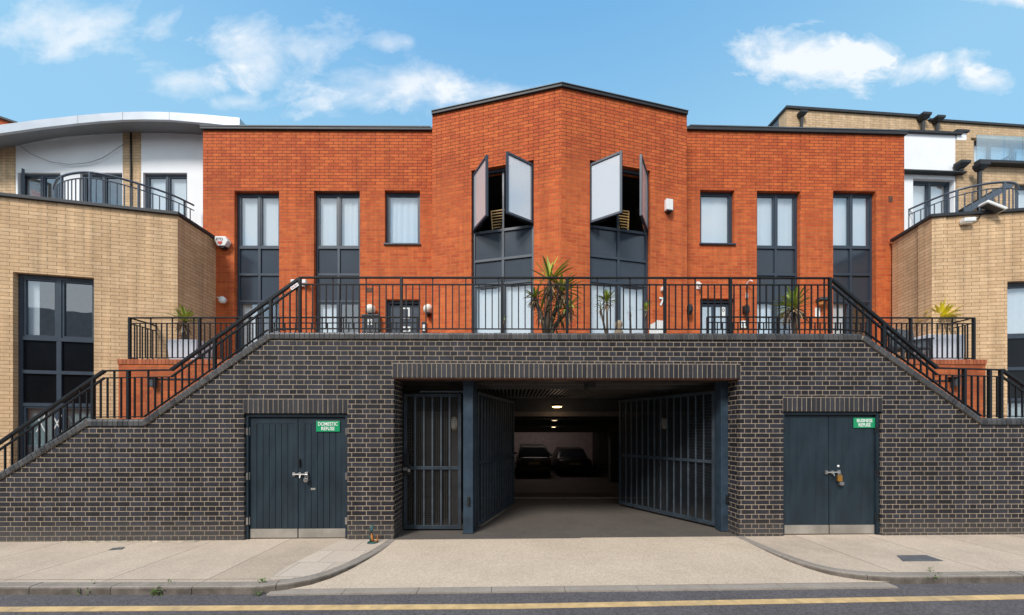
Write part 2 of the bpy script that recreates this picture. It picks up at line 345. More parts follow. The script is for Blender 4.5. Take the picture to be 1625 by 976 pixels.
M_rust = mat('rusty_steel', (.11, .042, .022), .8, var=.4, scale=14, bump=.4)
M_text = mat('white_lettering', (.82, .84, .80), .5, var=.02)
M_sign = mat('green_sign', (.008, .30, .12), .35, var=.04)
M_plastic = mat('white_plastic', (.80, .79, .76), .4, var=.04)
M_globe = mat('opal_globe', (.82, .76, .66), .25, var=.04)
M_black = mat('black_plastic', (.012, .013, .015), .4)
M_dgrey = mat('dark_grey_plastic', (.055, .063, .072), .5)
M_planter = mat('white_planter', (.74, .76, .82), .45, var=.04)
M_terra = mat('terracotta', (.27, .10, .05), .85)
M_potgrey = mat('blue_grey_pot', (.07, .10, .13), .5)
M_soil = mat('soil', (.045, .03, .02), 1, bump=.6)
M_bark = mat('palm_bark', (.075, .055, .038), .95, bump=.8, var=.3, bscale=60)
M_wood = mat('pale_wood', (.62, .40, .16), .6, var=.12, scale=12, stretch=(1, 1, 6))
M_orange = mat('orange_rust_paint', (.45, .16, .03), .7, var=.3, scale=20)
M_teal = mat('verdigris_iron', (.022, .07, .065), .5, var=.45, scale=14, bump=.4)
M_yellow = mat('yellow_line_paint', (.58, .39, .18), .8, var=.16, scale=9, bump=.2, bscale=180, grime=.75, gcol=(.24, .19, .14))
M_redmark = mat('red_lettering', (.55, .04, .03), .5)
M_pink = mat('pink_sticker_print', (.55, .10, .18), .5)
M_moss = mat('leaf_green_weed', (.10, .17, .03), .7, var=.3, scale=30)
def leafmat(name, c1, c2):
    m, t, p = newmat(name); n = t.nodes; l = t.links
    g = n.new('ShaderNodeNewGeometry'); rp = n.new('ShaderNodeMix'); rp.data_type = 'RGBA'
    l.new(g.outputs['Random Per Island'], rp.inputs[0]); rp.inputs[6].default_value = (*c1, 1); rp.inputs[7].default_value = (*c2, 1)
    l.new(rp.outputs[2], p.inputs['Base Color']); p.inputs['Roughness'].default_value = .45
    return m
M_leaf = leafmat('yucca_leaf', (.12, .22, .03), (.50, .50, .06))
M_leafdk = leafmat('old_leaf', (.05, .09, .02), (.22, .17, .06))
M_leafyel = leafmat('yellow_leaf', (.72, .62, .03), (.85, .75, .05))
M_leafdry = leafmat('dry_leaf', (.35, .24, .12), (.16, .10, .06))
def schlick(t, r0, k=1.0):
    n = t.nodes; l = t.links; g = n.new('ShaderNodeNewGeometry'); d = n.new('ShaderNodeVectorMath'); d.operation = 'DOT_PRODUCT'
    l.new(g.outputs['Incoming'], d.inputs[0]); l.new(g.outputs['Normal'], d.inputs[1])
    def m(op, a, b=None):
        q = n.new('ShaderNodeMath'); q.operation = op
        for i, x in enumerate((a, b)):
            if x is None: continue
            if isinstance(x, (int, float)): q.inputs[i].default_value = x
            else: l.new(x, q.inputs[i])
        return q.outputs[0]
    c = m('ABSOLUTE', d.outputs['Value']); p5 = m('POWER', m('SUBTRACT', 1.0, c), 5.0)
    return m('ADD', r0, m('MULTIPLY', p5, (1-r0)*k))
def glass():
    m, t, p = newmat('window_glass'); n = t.nodes; l = t.links; n.remove(p)
    o = n['Material Output']; gl = n.new('ShaderNodeBsdfGlossy'); gl.inputs['Roughness'].default_value = .012; gl.inputs['Color'].default_value = (.92, .97, 1, 1)
    tr = n.new('ShaderNodeBsdfTransparent'); tr.inputs['Color'].default_value = (.96, .98, .99, 1)
    tcn = n.new('ShaderNodeTexCoord'); ns = n.new('ShaderNodeTexNoise'); ns.inputs['Scale'].default_value = 1.2; l.new(tcn.outputs['Object'], ns.inputs['Vector'])
    bn = n.new('ShaderNodeBump'); bn.inputs['Strength'].default_value = .12; bn.inputs['Distance'].default_value = .02; l.new(ns.outputs['Fac'], bn.inputs['Height']); l.new(bn.outputs[0], gl.inputs['Normal'])
    mxs = n.new('ShaderNodeMixShader'); l.new(schlick(t, .26), mxs.inputs[0]); l.new(tr.outputs[0], mxs.inputs[1]); l.new(gl.outputs[0], mxs.inputs[2]); l.new(mxs.outputs[0], o.inputs[0])
    return m
M_glass = glass()
def glass2():
    m = M_glass.copy(); m.name = 'balcony_glass'; m.node_tree.nodes['Transparent BSDF'].inputs[0].default_value = (.70, .86, .93, 1); return m
M_bglass = glass2()
def curtain_mat(name='net_curtain', c=(.86, .93, .97)):
    m, t, p = newmat(name); n = t.nodes; l = t.links
    p.inputs['Base Color'].default_value = (*c, 1); p.inputs['Roughness'].default_value = .9; p.inputs['Specular IOR Level'].default_value = .1
    tl = n.new('ShaderNodeBsdfTranslucent'); tl.inputs[0].default_value = (*c, 1); ms = n.new('ShaderNodeMixShader'); ms.inputs[0].default_value = .25
    l.new(p.outputs[0], ms.inputs[1]); l.new(tl.outputs[0], ms.inputs[2]); l.new(ms.outputs[0], n['Material Output'].inputs[0]); return m
M_curt = curtain_mat()
M_curtdim = curtain_mat('dim_curtain', (.35, .45, .46))
def ground_mat(name, base, dark, spk=.0, joints=None, rough=.9, jd=.5, speck=(.6, .5, .4), stain=.4, sscale=1.1, bump=.5):
    m, t, p = newmat(name); n = t.nodes; l = t.links
    tcn = n.new('ShaderNodeTexCoord')
    a = n.new('ShaderNodeTexNoise'); a.inputs['Scale'].default_value = sscale; a.inputs['Detail'].default_value = 10; a.inputs['Roughness'].default_value = .7; l.new(tcn.outputs['Object'], a.inputs['Vector'])
    r = n.new('ShaderNodeMapRange'); r.inputs[1].default_value = .42; r.inputs[2].default_value = .78; r.inputs[4].default_value = stain; l.new(a.outputs['Fac'], r.inputs[0])
    c = n.new('ShaderNodeMix'); c.data_type = 'RGBA'; l.new(r.outputs[0], c.inputs[0]); c.inputs[6].default_value = (*base, 1); c.inputs[7].default_value = (*dark, 1); cout = c.outputs[2]
    v = n.new('ShaderNodeTexVoronoi'); v.inputs['Scale'].default_value = 75; l.new(tcn.outputs['Object'], v.inputs['Vector'])
    s = n.new('ShaderNodeSeparateXYZ'); l.new(v.outputs['Color'], s.inputs[0])
    sr = n.new('ShaderNodeMapRange'); sr.inputs[3].default_value = 1-spk; sr.inputs[4].default_value = 1+spk; l.new(s.outputs[0], sr.inputs[0])
    mu = n.new('ShaderNodeMix'); mu.data_type = 'RGBA'; mu.blend_type = 'MULTIPLY'; mu.inputs[0].default_value = 1; l.new(cout, mu.inputs[6]); l.new(sr.outputs[0], mu.inputs[7]); cout = mu.outputs[2]
    # scattered dark spots: gum, oil
    v2 = n.new('ShaderNodeTexVoronoi'); v2.inputs['Scale'].default_value = 3.3; l.new(tcn.outputs['Object'], v2.inputs['Vector'])
    ls = n.new('ShaderNodeMath'); ls.operation = 'LESS_THAN'; l.new(v2.outputs['Distance'], ls.inputs[0]); ls.inputs[1].default_value = .055
    l2 = n.new('ShaderNodeMath'); l2.operation = 'MULTIPLY'; l.new(ls.outputs[0], l2.inputs[0]); l2.inputs[1].default_value = .35
    sp2 = n.new('ShaderNodeMix'); sp2.data_type = 'RGBA'; l.new(l2.outputs[0], sp2.inputs[0]); l.new(cout, sp2.inputs[6]); sp2.inputs[7].default_value = (*dark, 1); cout = sp2.outputs[2]
    hgt = v.outputs['Distance']
    if joints:
        b = n.new('ShaderNodeTexBrick'); b.inputs['Scale'].default_value = 1; b.inputs['Brick Width'].default_value = joints[0]; b.inputs['Row Height'].default_value = joints[1]
        b.inputs['Mortar Size'].default_value = joints[2]; b.offset = joints[3]; b.inputs['Color1'].default_value = (1, 1, 1, 1); b.inputs['Color2'].default_value = (.80, .79, .77, 1); b.inputs['Mortar'].default_value = (1-jd, 1-jd, 1-jd, 1); b.inputs['Bias'].default_value = -.3
        mp = n.new('ShaderNodeMapping'); mp.inputs['Location'].default_value = joints[4] if len(joints) > 4 else (0, 0, 0); l.new(tcn.outputs['Object'], mp.inputs[0]); l.new(mp.outputs[0], b.inputs['Vector'])
        m3 = n.new('ShaderNodeMix'); m3.data_type = 'RGBA'; m3.blend_type = 'MULTIPLY'; m3.inputs[0].default_value = 1; l.new(cout, m3.inputs[6]); l.new(b.outputs['Color'], m3.inputs[7]); cout = m3.outputs[2]
    l.new(cout, p.inputs['Base Color']); p.inputs['Roughness'].default_value = rough; p.inputs['Specular IOR Level'].default_value = .25
    bn = n.new('ShaderNodeBump'); bn.inputs['Strength'].default_value = bump; bn.inputs['Distance'].default_value = .004; l.new(hgt, bn.inputs['Height']); l.new(bn.outputs[0], p.inputs['Normal'])
    return m
M_asph = ground_mat('asphalt', (.098, .088, .090), (.16, .145, .14), .30, stain=.6, rough=.85)
M_pave = ground_mat('pavement_concrete', (.54, .43, .33), (.33, .265, .205), .12, joints=(1.13, 6, .006, 0, (.05, 2, 0)), jd=.62, stain=.7)
M_slab = ground_mat('paving_slabs', (.56, .46, .37), (.40, .33, .26), .08, joints=(.45, .45, .004, .5), jd=.6)
M_drive = ground_mat('driveway_aggregate', (.54, .43, .325), (.37, .285, .21), .15, stain=.55)
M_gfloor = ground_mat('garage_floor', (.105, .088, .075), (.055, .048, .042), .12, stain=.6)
def darken_sides(m, col, f):  # mixes a darker colour, broken up by noise, into upright faces
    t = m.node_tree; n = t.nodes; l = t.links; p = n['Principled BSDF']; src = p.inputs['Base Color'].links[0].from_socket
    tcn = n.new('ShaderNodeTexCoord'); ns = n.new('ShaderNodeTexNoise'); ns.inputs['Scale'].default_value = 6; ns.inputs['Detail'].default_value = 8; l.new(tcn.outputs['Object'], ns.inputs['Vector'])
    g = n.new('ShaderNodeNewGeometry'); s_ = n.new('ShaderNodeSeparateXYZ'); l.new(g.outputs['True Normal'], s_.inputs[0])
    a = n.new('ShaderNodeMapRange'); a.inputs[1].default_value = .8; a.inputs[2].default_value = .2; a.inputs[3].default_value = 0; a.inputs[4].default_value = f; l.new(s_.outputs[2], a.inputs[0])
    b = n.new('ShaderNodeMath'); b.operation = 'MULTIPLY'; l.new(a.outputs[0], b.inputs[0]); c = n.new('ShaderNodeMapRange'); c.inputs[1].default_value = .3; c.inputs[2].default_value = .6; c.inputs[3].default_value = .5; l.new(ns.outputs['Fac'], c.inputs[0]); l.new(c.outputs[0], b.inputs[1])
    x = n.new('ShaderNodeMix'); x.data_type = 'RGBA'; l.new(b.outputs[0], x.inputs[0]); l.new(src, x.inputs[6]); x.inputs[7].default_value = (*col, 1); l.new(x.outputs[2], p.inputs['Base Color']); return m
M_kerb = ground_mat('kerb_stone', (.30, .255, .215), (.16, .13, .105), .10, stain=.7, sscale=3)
darken_sides(M_kerb, (.075, .062, .05), .8)
M_far = ground_mat('far_ground', (.22, .21, .18), (.15, .14, .12), .05)

# ------------------------------------------------------------------ main frames of the place
WALL = Fr(0, 5.5, math.atan(.014))
ZTOP = 9.0
FLL = fr2(at(322, 8.54), at(686, 8.57)); FLR = fr2(at(1090, 8.53), at(1435, 8.68))
pA = at(686, 8.14); pB = at(891, 7.48); pC = at(1090, 8.14)
BAYL = fr2(pA, pB); BAYR = fr2(pB, pC)
qB = at(282, 7.57); q0 = at(0, 6.96); BUL = fr2(q0, qB)
rB = at(1478.7, 7.65); r1 = at(1625, 7.44); BUR = fr2(rB, r1)
def gz(x, y=5.5): return .0033*x + .012
# ------------------------------------------------------------------ ground
def sheet(name, m, poly, z, label=None, n=1):
    mb = MB(); zf = z if callable(z) else (lambda x, y: z)
    mb.add([(x, y, zf(x, y)) for x, y in poly], [tuple(range(len(poly)))]); o = mb.build(name, m); return tag(o, kind='structure')
sheet('ground', M_far, [(-900, -900), (900, -900), (900, 900), (-900, 900)], -1.6)
KL = [(-14, 3.74), (-8, 3.79), (-5.5, 3.81), (-3.4, 3.80), (-2.75, 3.80)]           # kerb front edge, left
KLc = [(-2.45, 3.88), (-2.26, 3.99), (-2.12, 4.14), (-2.00, 4.38), (-1.92, 4.62), (-1.85, 4.9), (-1.80, 5.2), (-1.78, 5.46)]
KRc = [(3.50, 5.55), (3.52, 5.2), (3.54, 4.85), (3.58, 4.55), (3.66, 4.32), (3.80, 4.15), (4.02, 4.05), (4.35, 4.0)]
KR = [(5.0, 4.01), (5.7, 4.02), (9, 4.06), (14, 4.10)]
def zroad(x, y): return gz(x) - .082 - .012*(3.9-y)
sheet('road', M_asph, [(-40, -7), (40, -7), (40, 4.5), (-40, 3.5), (-40, 3.5)], lambda x, y: zroad(x, y))
mb = MB(); zf = lambda p: zroad(p.x, p.y)+.004
band(mb, [(-14, 3.42), (-8, 3.49), (-5.1, 3.50), (0, 3.525), (5.4, 3.69), (9, 3.83), (14, 4.0)], .048, -.048, lambda p: zf(p)-.003, zf)
tag(mb.build('yellow_road_line', M_yellow), kind='structure')
# second yellow line is outside the picture; pavements:
def zp(p): return gz(p[0]) + .0
def ground_poly(name, m, pl, dz=0):
    mb = MB(); n = len(pl); mb.add([(x, y, gz(x)+dz) for x, y in pl] + [(x, y, gz(x)-.3) for x, y in pl], [tuple(range(n))] + [(i, (i+1) % n, n+(i+1) % n, n+i) for i in range(n)])
    return tag(mb.build(name, m), kind='structure')
KW = .125
def inner(pl, o): return [tuple(p) for p in offset_line(pl, o)]
Lfull = KL + KLc; Rfull = KRc + KR
Lin = inner(Lfull, KW); Rin = inner(Rfull, KW)
ground_poly('pavement', M_pave, [(-14, 5.9)] + Lin[:] + [(Lin[-1][0], 5.9)])
ground_poly('pavement', M_pave, [(Rin[0][0], 5.7)] + Rin + [(14, 5.95), (14, 6.1), (Rin[0][0], 6.1)])
# lighter paving flags at the left corner
mb = MB(); fl = [(-3.05, 5.43), (-2.95, 4.0)] + Lin[6:] ; fl[-1] = (Lin[-1][0], 5.44)
fl = [(-2.62, 5.435), (-2.78, 4.35), (-2.72, 3.96)] + [p for p in Lin[5:-1]] + [(Lin[-1][0]-.005, 5.44)]
mb.add([(x, y, gz(x)+.004) for x, y in fl], [tuple(range(len(fl)))]); tag(mb.build('paving_slabs', M_slab), kind='structure')
# kerbs: individual stones
def kerb(pl, h0):
    mb = MB()
    # resample into stones
    pts = [Vector(p) for p in pl]; seg = [0]
    for a, b in zip(pts, pts[1:]): seg.append(seg[-1]+(b-a).length)
    def P(s):
        s = max(0, min(seg[-1], s))
        for i in range(len(pts)-1):
            if s <= seg[i+1]+1e-9: t = (s-seg[i])/(seg[i+1]-seg[i]); return pts[i].lerp(pts[i+1], t)
        return pts[-1]
    s = 0
    while s < seg[-1]-.02:
        L = min(.88, seg[-1]-s); e = s+L-.008; k = 8
        sub = [P(s+(e-s)*i/k) for i in range(k+1)]; jz = random.uniform(-.003, .003)
        A = offset_line(sub, 0); B = offset_line(sub, .02); C = offset_line(sub, KW-.004); vs = []
        for a, b, c in zip(A, B, C):
            z = gz(a.x)+.004+jz; zb = z-.30
            vs += [(a.x, a.y, zb), (a.x, a.y, z-.022), (a.x*.75+b.x*.25, a.y*.75+b.y*.25, z-.008), (b.x, b.y, z), (c.x, c.y, z), (c.x, c.y, zb)]
        fs = []
        for i in range(k):
            for j in range(6): q = (j+1) % 6; fs.append((i*6+j, i*6+q, (i+1)*6+q, (i+1)*6+j))
        fs += [(0, 1, 2, 3, 4, 5), tuple(k*6+5-j for j in range(6))]; mb.add(vs, fs); s += L
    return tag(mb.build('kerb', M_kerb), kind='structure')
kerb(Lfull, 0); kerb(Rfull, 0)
# driveway slopes down to the road
mb = MB(); dv = []
left = [(x, y) for x, y in KLc[::-1]] + [(-2.7, 3.83)]; right = KRc[:] + [(4.5, 4.0)]
poly = [(-1.85, 5.46)] + left[1:] + [(-2.7, 3.95), (4.5, 4.13)] + right[::-1][1:] + [(3.60, 5.54)]
def zdrv(x, y):
    t = min(1, max(0, (y-3.95)/1.4)); return zroad(x, y)+.018 + (gz(x)-zroad(x, y)-.02)*t
k = 26
for i in range(k):
    for j in range(14):
        def pt(i, j):
            y = 3.93 + (5.50-3.93)*j/14; x = -2.9 + 7.6*i/k; yk = y + .018*x; return (x, yk, zdrv(x, yk))
        def inside(x, y):
            xl = lerp_line([(p[1], p[0]) for p in [(-2.75, 3.80)]+KLc], y); xr = lerp_line([(p[1], p[0]) for p in ([(4.35, 4.0)]+KRc[::-1][1:])], y)
            return xl-.02, xr+.02
        q = [pt(i, j), pt(i+1, j), pt(i+1, j+1), pt(i, j+1)]
        qq = []
        for (x, y, z) in q:
            a, b = inside(x, y); x = min(max(x, a), b); qq.append((x, y, zdrv(x, y)))
        if abs(qq[0][0]-qq[1][0]) > 1e-4 or abs(qq[2][0]-qq[3][0]) > 1e-4: mb.add(qq, [(0, 1, 2, 3)])
tag(mb.build('driveway', M_drive, fix=False), kind='structure')
# flush edging stones between driveway and road
mb = MB(); x = -2.62
while x < 4.2:
    L = .80; a, b = x, min(x+L-.006, 4.25)
    for_pts = [(a, 3.815+.018*a), (b, 3.815+.018*b), (b, 3.945+.018*b), (a, 3.945+.018*a)]
    mb.add([(p, q, zroad(p, q)+.016) for p, q in for_pts] + [(p, q, zroad(p, q)-.1) for p, q in for_pts], [(0, 1, 2, 3), (0, 4, 5, 1), (1, 5, 6, 2), (2, 6, 7, 3), (3, 7, 4, 0)]); x += L
tag(mb.build('edging_stones', ground_mat('edging_stone', (.33, .28, .235), (.2, .165, .13), .08, stain=.6, sscale=3)), kind='structure')

# ------------------------------------------------------------------ street wall in dark brick
W = WALL
H = lambda px, py, d=0: W.hit(px, py, d)
uo0, uo1 = W.u(625), W.u(1173); zo = W.z(898, 600)
dl = (W.u(387), W.u(551), W.z(470, 656)); dr = (W.u(1243), W.u(1399), W.z(1320, 653))
top = [(-13, H(-130, 845)[1]-1.2), H(0, 762), H(140, 676), H(230, 676), H(429, 538), H(1366, 540), H(1556, 674), H(1640, 674), (13, .9)]
top[0] = (-13, top[1][1] - (top[1][0]+13)*.69); top[-1] = (13, top[-2][1]-(13-top[-2][0])*.69)
zf_low = lambda u: gz(u)-.3
bw = thing('brick_wall', 'long dark blue brick wall with stepped slopes and wide garage opening along the pavement', 'wall', W, (0, 0, 0))
mb = MB(); wall(mb, top, zf_low, [(uo0, uo1, -.4, zo), (dl[0], dl[1], -.4, dl[2]), (dr[0], dr[1], -.4, dr[2])], .45)
mb.build('wall_body', M_blue, W, bw)
m, t_, p_ = newmat('coping_brick_tones'); g_ = t_.nodes.new('ShaderNodeNewGeometry'); mr_ = t_.nodes.new('ShaderNodeMix'); mr_.data_type = 'RGBA'
t_.links.new(g_.outputs['Random Per Island'], mr_.inputs[0]); mr_.inputs[6].default_value = (.030, .028, .029, 1); mr_.inputs[7].default_value = (.078, .073, .072, 1)
nn_ = t_.nodes.new('ShaderNodeTexNoise'); nn_.inputs['Scale'].default_value = 14; nn_.inputs['Detail'].default_value = 6; mu_ = t_.nodes.new('ShaderNodeMix'); mu_.data_type = 'RGBA'; mu_.blend_type = 'OVERLAY'; mu_.inputs[0].default_value = .6
t_.links.new(mr_.outputs[2], mu_.inputs[6]); t_.links.new(nn_.outputs['Fac'], mu_.inputs[7]); t_.links.new(mu_.outputs[2], p_.inputs['Base Color']); p_.inputs['Roughness'].default_value = .5
m_ct = m
m_sold = m.copy(); m_sold.name = 'soldier_brick_tones'
for n_ in m_sold.node_tree.nodes:
    if n_.type == 'MIX' and n_.blend_type == 'MIX': n_.inputs[6].default_value = (.016, .015, .018, 1); n_.inputs[7].default_value = (.040, .038, .043, 1)
    if n_.type == 'MIX' and n_.blend_type == 'OVERLAY': n_.inputs[0].default_value = .35
M_copmort2 = mat('pale_mortar', (.36, .28, .20), .95, var=.2, scale=10)
for (a, b, z, hh) in ((uo0-.02, uo1+.02, zo, .228), (dl[0]-.01, dl[1]+.01, dl[2], .225), (dr[0]-.01, dr[1]+.01, dr[2], .225)):
    mb = MB(); mb.box(a, b, -.002, .10, z+.003, z+hh); lc = mb.build('lintel_course', M_copmort2, W, bw, base=(a, 0, z))
    n = round((b-a)/.0752); st = (b-a)/n; mb = MB()
    for i in range(n):
        e = random.uniform(-.0012, .0012); mb.box(a+i*st+.0048+e, a+(i+1)*st-.0048+e, -.0045-random.uniform(0, .002), .05, z+.0045, z+hh-.008+random.uniform(-.0015, .0015))
    mb.build('soldier_bricks', m_sold, W, lc, base=(a, 0, z), bevel=.0025)
mb = MB(); mb.box(uo0+.002, uo1-.002, .006, .20, zo-.012, zo+.002); mb.build('steel_lintel', M_rust, W, bw)
# coping bricks on edge, each one modelled, following the slopes
mc, mj = MB(), MB()
for (a, za), (b, zb) in zip(top, top[1:]):
    A = Vector((a, 0, za)); B = Vector((b, 0, zb)); L = (B-A).length; t = (B-A)/L; nrm = Vector((-t.z, 0, t.x))
    n = max(1, round(L/.0765)); st = L/n
    for i in range(n):
        c = A + t*(st*(i+.5)); jz = random.uniform(-.002, .002); wdt = st/2-.0045
        M4 = Matrix.Translation(c) @ Matrix(((t.x, 0, nrm.x, 0), (0, 1, 0, 0), (t.z, 0, nrm.z, 0), (0, 0, 0, 1)))
        h = .105+jz; y0, y1 = -.022+random.uniform(-.002, .002), .345
        prof = [(y0, .004), (y0, h-.035), (y0+.010, h-.012), (y0+.032, h), (y1-.03, h), (y1, h-.03), (y1, .004)]
        vs = [M4 @ Vector((sx*wdt, y, z)) for sx in (-1, 1) for y, z in prof]; k = len(prof)
        mc.add(vs, [tuple(range(k)), tuple(range(2*k-1, k-1, -1))] + [((j+1) % k, j, k+j, k+(j+1) % k) for j in range(k)])
    vs = []
    for s in (A, B):
        for y, z in ((-.014, .002), (-.014, .068), (.012, .094), (.33, .094), (.33, .002)): vs.append(s + Vector((0, y, 0)) + nrm*z)
    mj.add(vs, [(0, 1, 2, 3, 4), (9, 8, 7, 6, 5)] + [((j+1) % 5, j, 5+j, 5+(j+1) % 5) for j in range(5)])
mc.build('coping', m_ct, W, bw); mj.build('coping_mortar', M_copmort, W, bw)

# ------------------------------------------------------------------ text
def text(s, size, m, fr, loc, parent, name='lettering', rot=0, sx=1, ex=.002, bold=.0):
    cu = bpy.data.curves.new('txt', 'FONT'); cu.body = s; cu.size = size; cu.align_x = 'CENTER'; cu.align_y = 'CENTER'; cu.extrude = ex; cu.offset = bold
    o = bpy.data.objects.new('txt', cu); COL.objects.link(o)
    dg = bpy.context.evaluated_depsgraph_get(); me = bpy.data.meshes.new_from_object(o.evaluated_get(dg)); bpy.data.objects.remove(o)
    me.transform(Matrix.Diagonal((sx, 1, 1, 1))); me.transform(Matrix.Rotation(rot, 4, 'Z')); me.transform(Matrix.Rotation(R(90), 4, 'X'))
    me.materials.clear(); me.materials.append(m); ob = bpy.data.objects.new(name, me); COL.objects.link(ob)
    return place(ob, fr.M @ Matrix.Translation(loc), parent)

# ------------------------------------------------------------------ refuse store doors
def refuse_doors(a, b, ztop, label, words, slabs, lockside):
    zb = gz((a+b)/2)+.004; mid = (a+b)/2
    T = thing('double_door', label, 'door', W, (mid, .08, zb))
    fw = .045; mb = MB(); mb.box(a+.002, a+fw, .03, .15, zb, ztop-.002); mb.box(b-fw, b-.002, .03, .15, zb, ztop-.002); mb.box(a+fw, b-fw, .03, .15, ztop-.05, ztop-.002)
    mb.build('door_frame', M_door, W, T, base=(mid, .08, zb), bevel=.003)
    mb = MB(); mb.box(a+fw, b-fw, .16, .19, zb, ztop-.05); mb.build('door_backing', M_black, W, T, base=(mid, .08, zb))
    for s in (0, 1):
        x0 = a+fw+.006 if s == 0 else mid+.006; x1 = mid-.004 if s == 0 else b-fw-.006
        mb = MB(); z1 = ztop-.058; zk = zb+.155
        if slabs:
            mb.box(x0, x1, .062, .10, z1-.10, z1); mb.box(x0, x0+.10, .062, .10, zk, z1-.10); mb.box(x1-.06, x1, .062, .10, zk, z1-.10)
            n = 6; st = (x1-.06-(x0+.10))/n
            for i in range(n): mb.box(x0+.10+i*st+.003, x0+.10+(i+1)*st-.003, .066, .10, zk, z1-.104)
            mb.box(x0, x1, .085, .10, zb+.01, z1-.001)
        else:
            mb.box(x0, x1, .068, .10, zb+.01, z1); n = 7; st = (x1-x0)/n
            for i in range(n): mb.box(x0+i*st+.0012, x0+(i+1)*st-.0012, .0665, .07, zk, z1-.06)
        leaf = mb.build('door_leaf', M_door, W, T, base=((x0+x1)/2, .08, zb), bevel=.002)
        mb = MB(); mb.box(x0+.004, x1-.004, .058, .0665, zb+.012, zk-.004); mb.build('kick_plate', M_steel, W, leaf)
        mb = MB(); hx = x0-.008 if s == 0 else x1+.008
        for hz_ in (zb+.28, (zb+ztop)/2, ztop-.28): mb.tube([(hx, .055, hz_-.06), (hx, .055, hz_+.06)], .011, 8); mb.box(min(hx, hx+(-.03 if s == 0 else .03)), max(hx, hx+(-.03 if s == 0 else .03)), .024, .032, hz_-.055, hz_+.055)
        mb.build('hinge', M_black if not slabs else M_chrome, W, leaf)
        if s == 1:
            sx0, sx1, sz0, sz1 = words[1]
            mb = MB(); mb.box(sx0, sx1, .052, .0615, sz0, sz1); sg = mb.build('sign', M_sign, W, T, base=((sx0+sx1)/2, .05, (sz0+sz1)/2), bevel=.002, label='green sign with white capitals')
            hh = sz1-sz0; c = (sx0+sx1)/2
            text(words[0][0], hh*.46, M_text, W, (c, .051, sz0+hh*.70), sg, sx=.92*(sx1-sx0)/(hh*.46*len(words[0][0])*.66), bold=.0012)
            text(words[0][1], hh*.46, M_text, W, (c, .051, sz0+hh*.27), sg, sx=.68*(sx1-sx0)/(hh*.46*len(words[0][1])*.64), bold=.0012)
    lz = zb+1.0 if slabs else zb+.99
    mb = MB(); mb.tube([(mid-.07, .045, lz), (mid+.15, .045, lz)], .013, 10); mb.box(mid-.075, mid-.035, .04, .064, lz-.03, lz+.03); mb.box(mid+.02, mid+.055, .036, .064, lz-.028, lz+.028); mb.box(mid+.12, mid+.165, .036, .064, lz-.035, lz+.035); mb.bar((mid+.05, .042, lz), (mid+.05, .02, lz-.055), .012, .012)
    mb.build('bolt', M_chrome, W, T, base=(mid, .05, lz), bevel=.002)
    px_ = mid+.145; mb = MB(); mb.lathe((px_, .035, lz-.085), [(.0, .0), (.033, .0), (.036, .006), (.036, .022), (.033, .028), (0, .028)], 18, 'y') if slabs else mb.box(px_-.035, px_+.035, .018, .048, lz-.14, lz-.045)
    pl = mb.build('padlock', M_chrome if slabs else M_brass, W, T, bevel=.004)
    mb = MB(); mb.tube([(px_-.022, .034, lz-.06), (px_-.022, .034, lz-.02), (px_-.012, .034, lz), (px_+.012, .034, lz), (px_+.022, .034, lz-.02), (px_+.022, .034, lz-.06)], .006, 8); mb.build('shackle', M_chrome, W, pl)
    if slabs:
        mb = MB(); mb.box(mid+.012, mid+.04, .04, .062, lz+.12, lz+.24); mb.tube([(mid+.026, .03, lz+.14), (mid+.026, .012, lz+.16), (mid+.026, .012, lz+.20), (mid+.026, .03, lz+.22)], .007); mb.build('pull_handle', M_black, W, T)
        mb = MB(); mb.box(mid+.2, mid+.27, .06, .0665, lz-.245, lz-.215); mb.build('small_plate', M_steel, W, T)
    else:
        mb = MB(); mb.lathe((mid+.15, .064, lz+.10), [(.0, 0), (.018, 0), (.018, .006), (0, .008)], 16, 'y'); mb.build('lock_cylinder', M_plastic, W, T)
        mb = MB(); mb.box(px_-.01, px_+.055, .012, .05, lz-.20, lz-.15); mb.tube([(px_+.005, .03, lz-.155), (px_+.005, .03, lz-.12), (px_+.04, .03, lz-.12), (px_+.04, .03, lz-.155)], .005); mb.build('padlock', M_chrome, W, T, bevel=.003)
    return T
sgL = (*[W.u(x, .05) for x in (501.5, 539)], W.z(520, 685, .05), W.z(520, 668, .05))
sgR = (*[W.u(x, .05) for x in (1355, 1389)], W.z(1372, 679, .05), W.z(1372, 663, .05))
refuse_doors(dl[0], dl[1], dl[2], 'dark blue boarded double doors with domestic refuse sign and hanging round padlock', (('DOMESTIC', 'REFUSE'), sgL), True, 0)
refuse_doors(dr[0], dr[1], dr[2], 'dark blue double doors with business refuse sign and brass padlock', (('BUSINESS', 'REFUSE'), sgR), False, 0)

# ------------------------------------------------------------------ garage
GA = thing('garage', 'dark covered garage behind the brick opening with beams and pale back wall', 'garage', WORLD, (1, 9, 0))
gx0, gx1 = -2.6, 4.6
def zgar(y): return .012 if y < 9.0 else max(-.56, .012-.56*(y-9.0)/4.2)
mb = MB()
ys = [5.46, 9.0, 10, 11, 12, 13.2, 21.5]
for a, b in zip(ys, ys[1:]):
    X0 = -1.82 if a < 5.6 else -12; X1 = 3.5 if a < 5.6 else 14
    if a < 5.6:
        mb.quad((-1.90, a-.01, .006), (3.62, a+.07, .02), (3.62, 5.97, .02), (-1.9, 5.93, .006)); mb.quad((gx0-.3, 5.93, .006), (gx1+.3, 5.97, .02), (gx1+.3, b, .016), (gx0-.3, b, .008))
    else: mb.quad((X0, a, zgar(a)), (X1, a, zgar(a)), (X1, b, zgar(b)), (X0, b, zgar(b)))
tag(mb.build('garage_floor', M_gfloor), kind='structure')
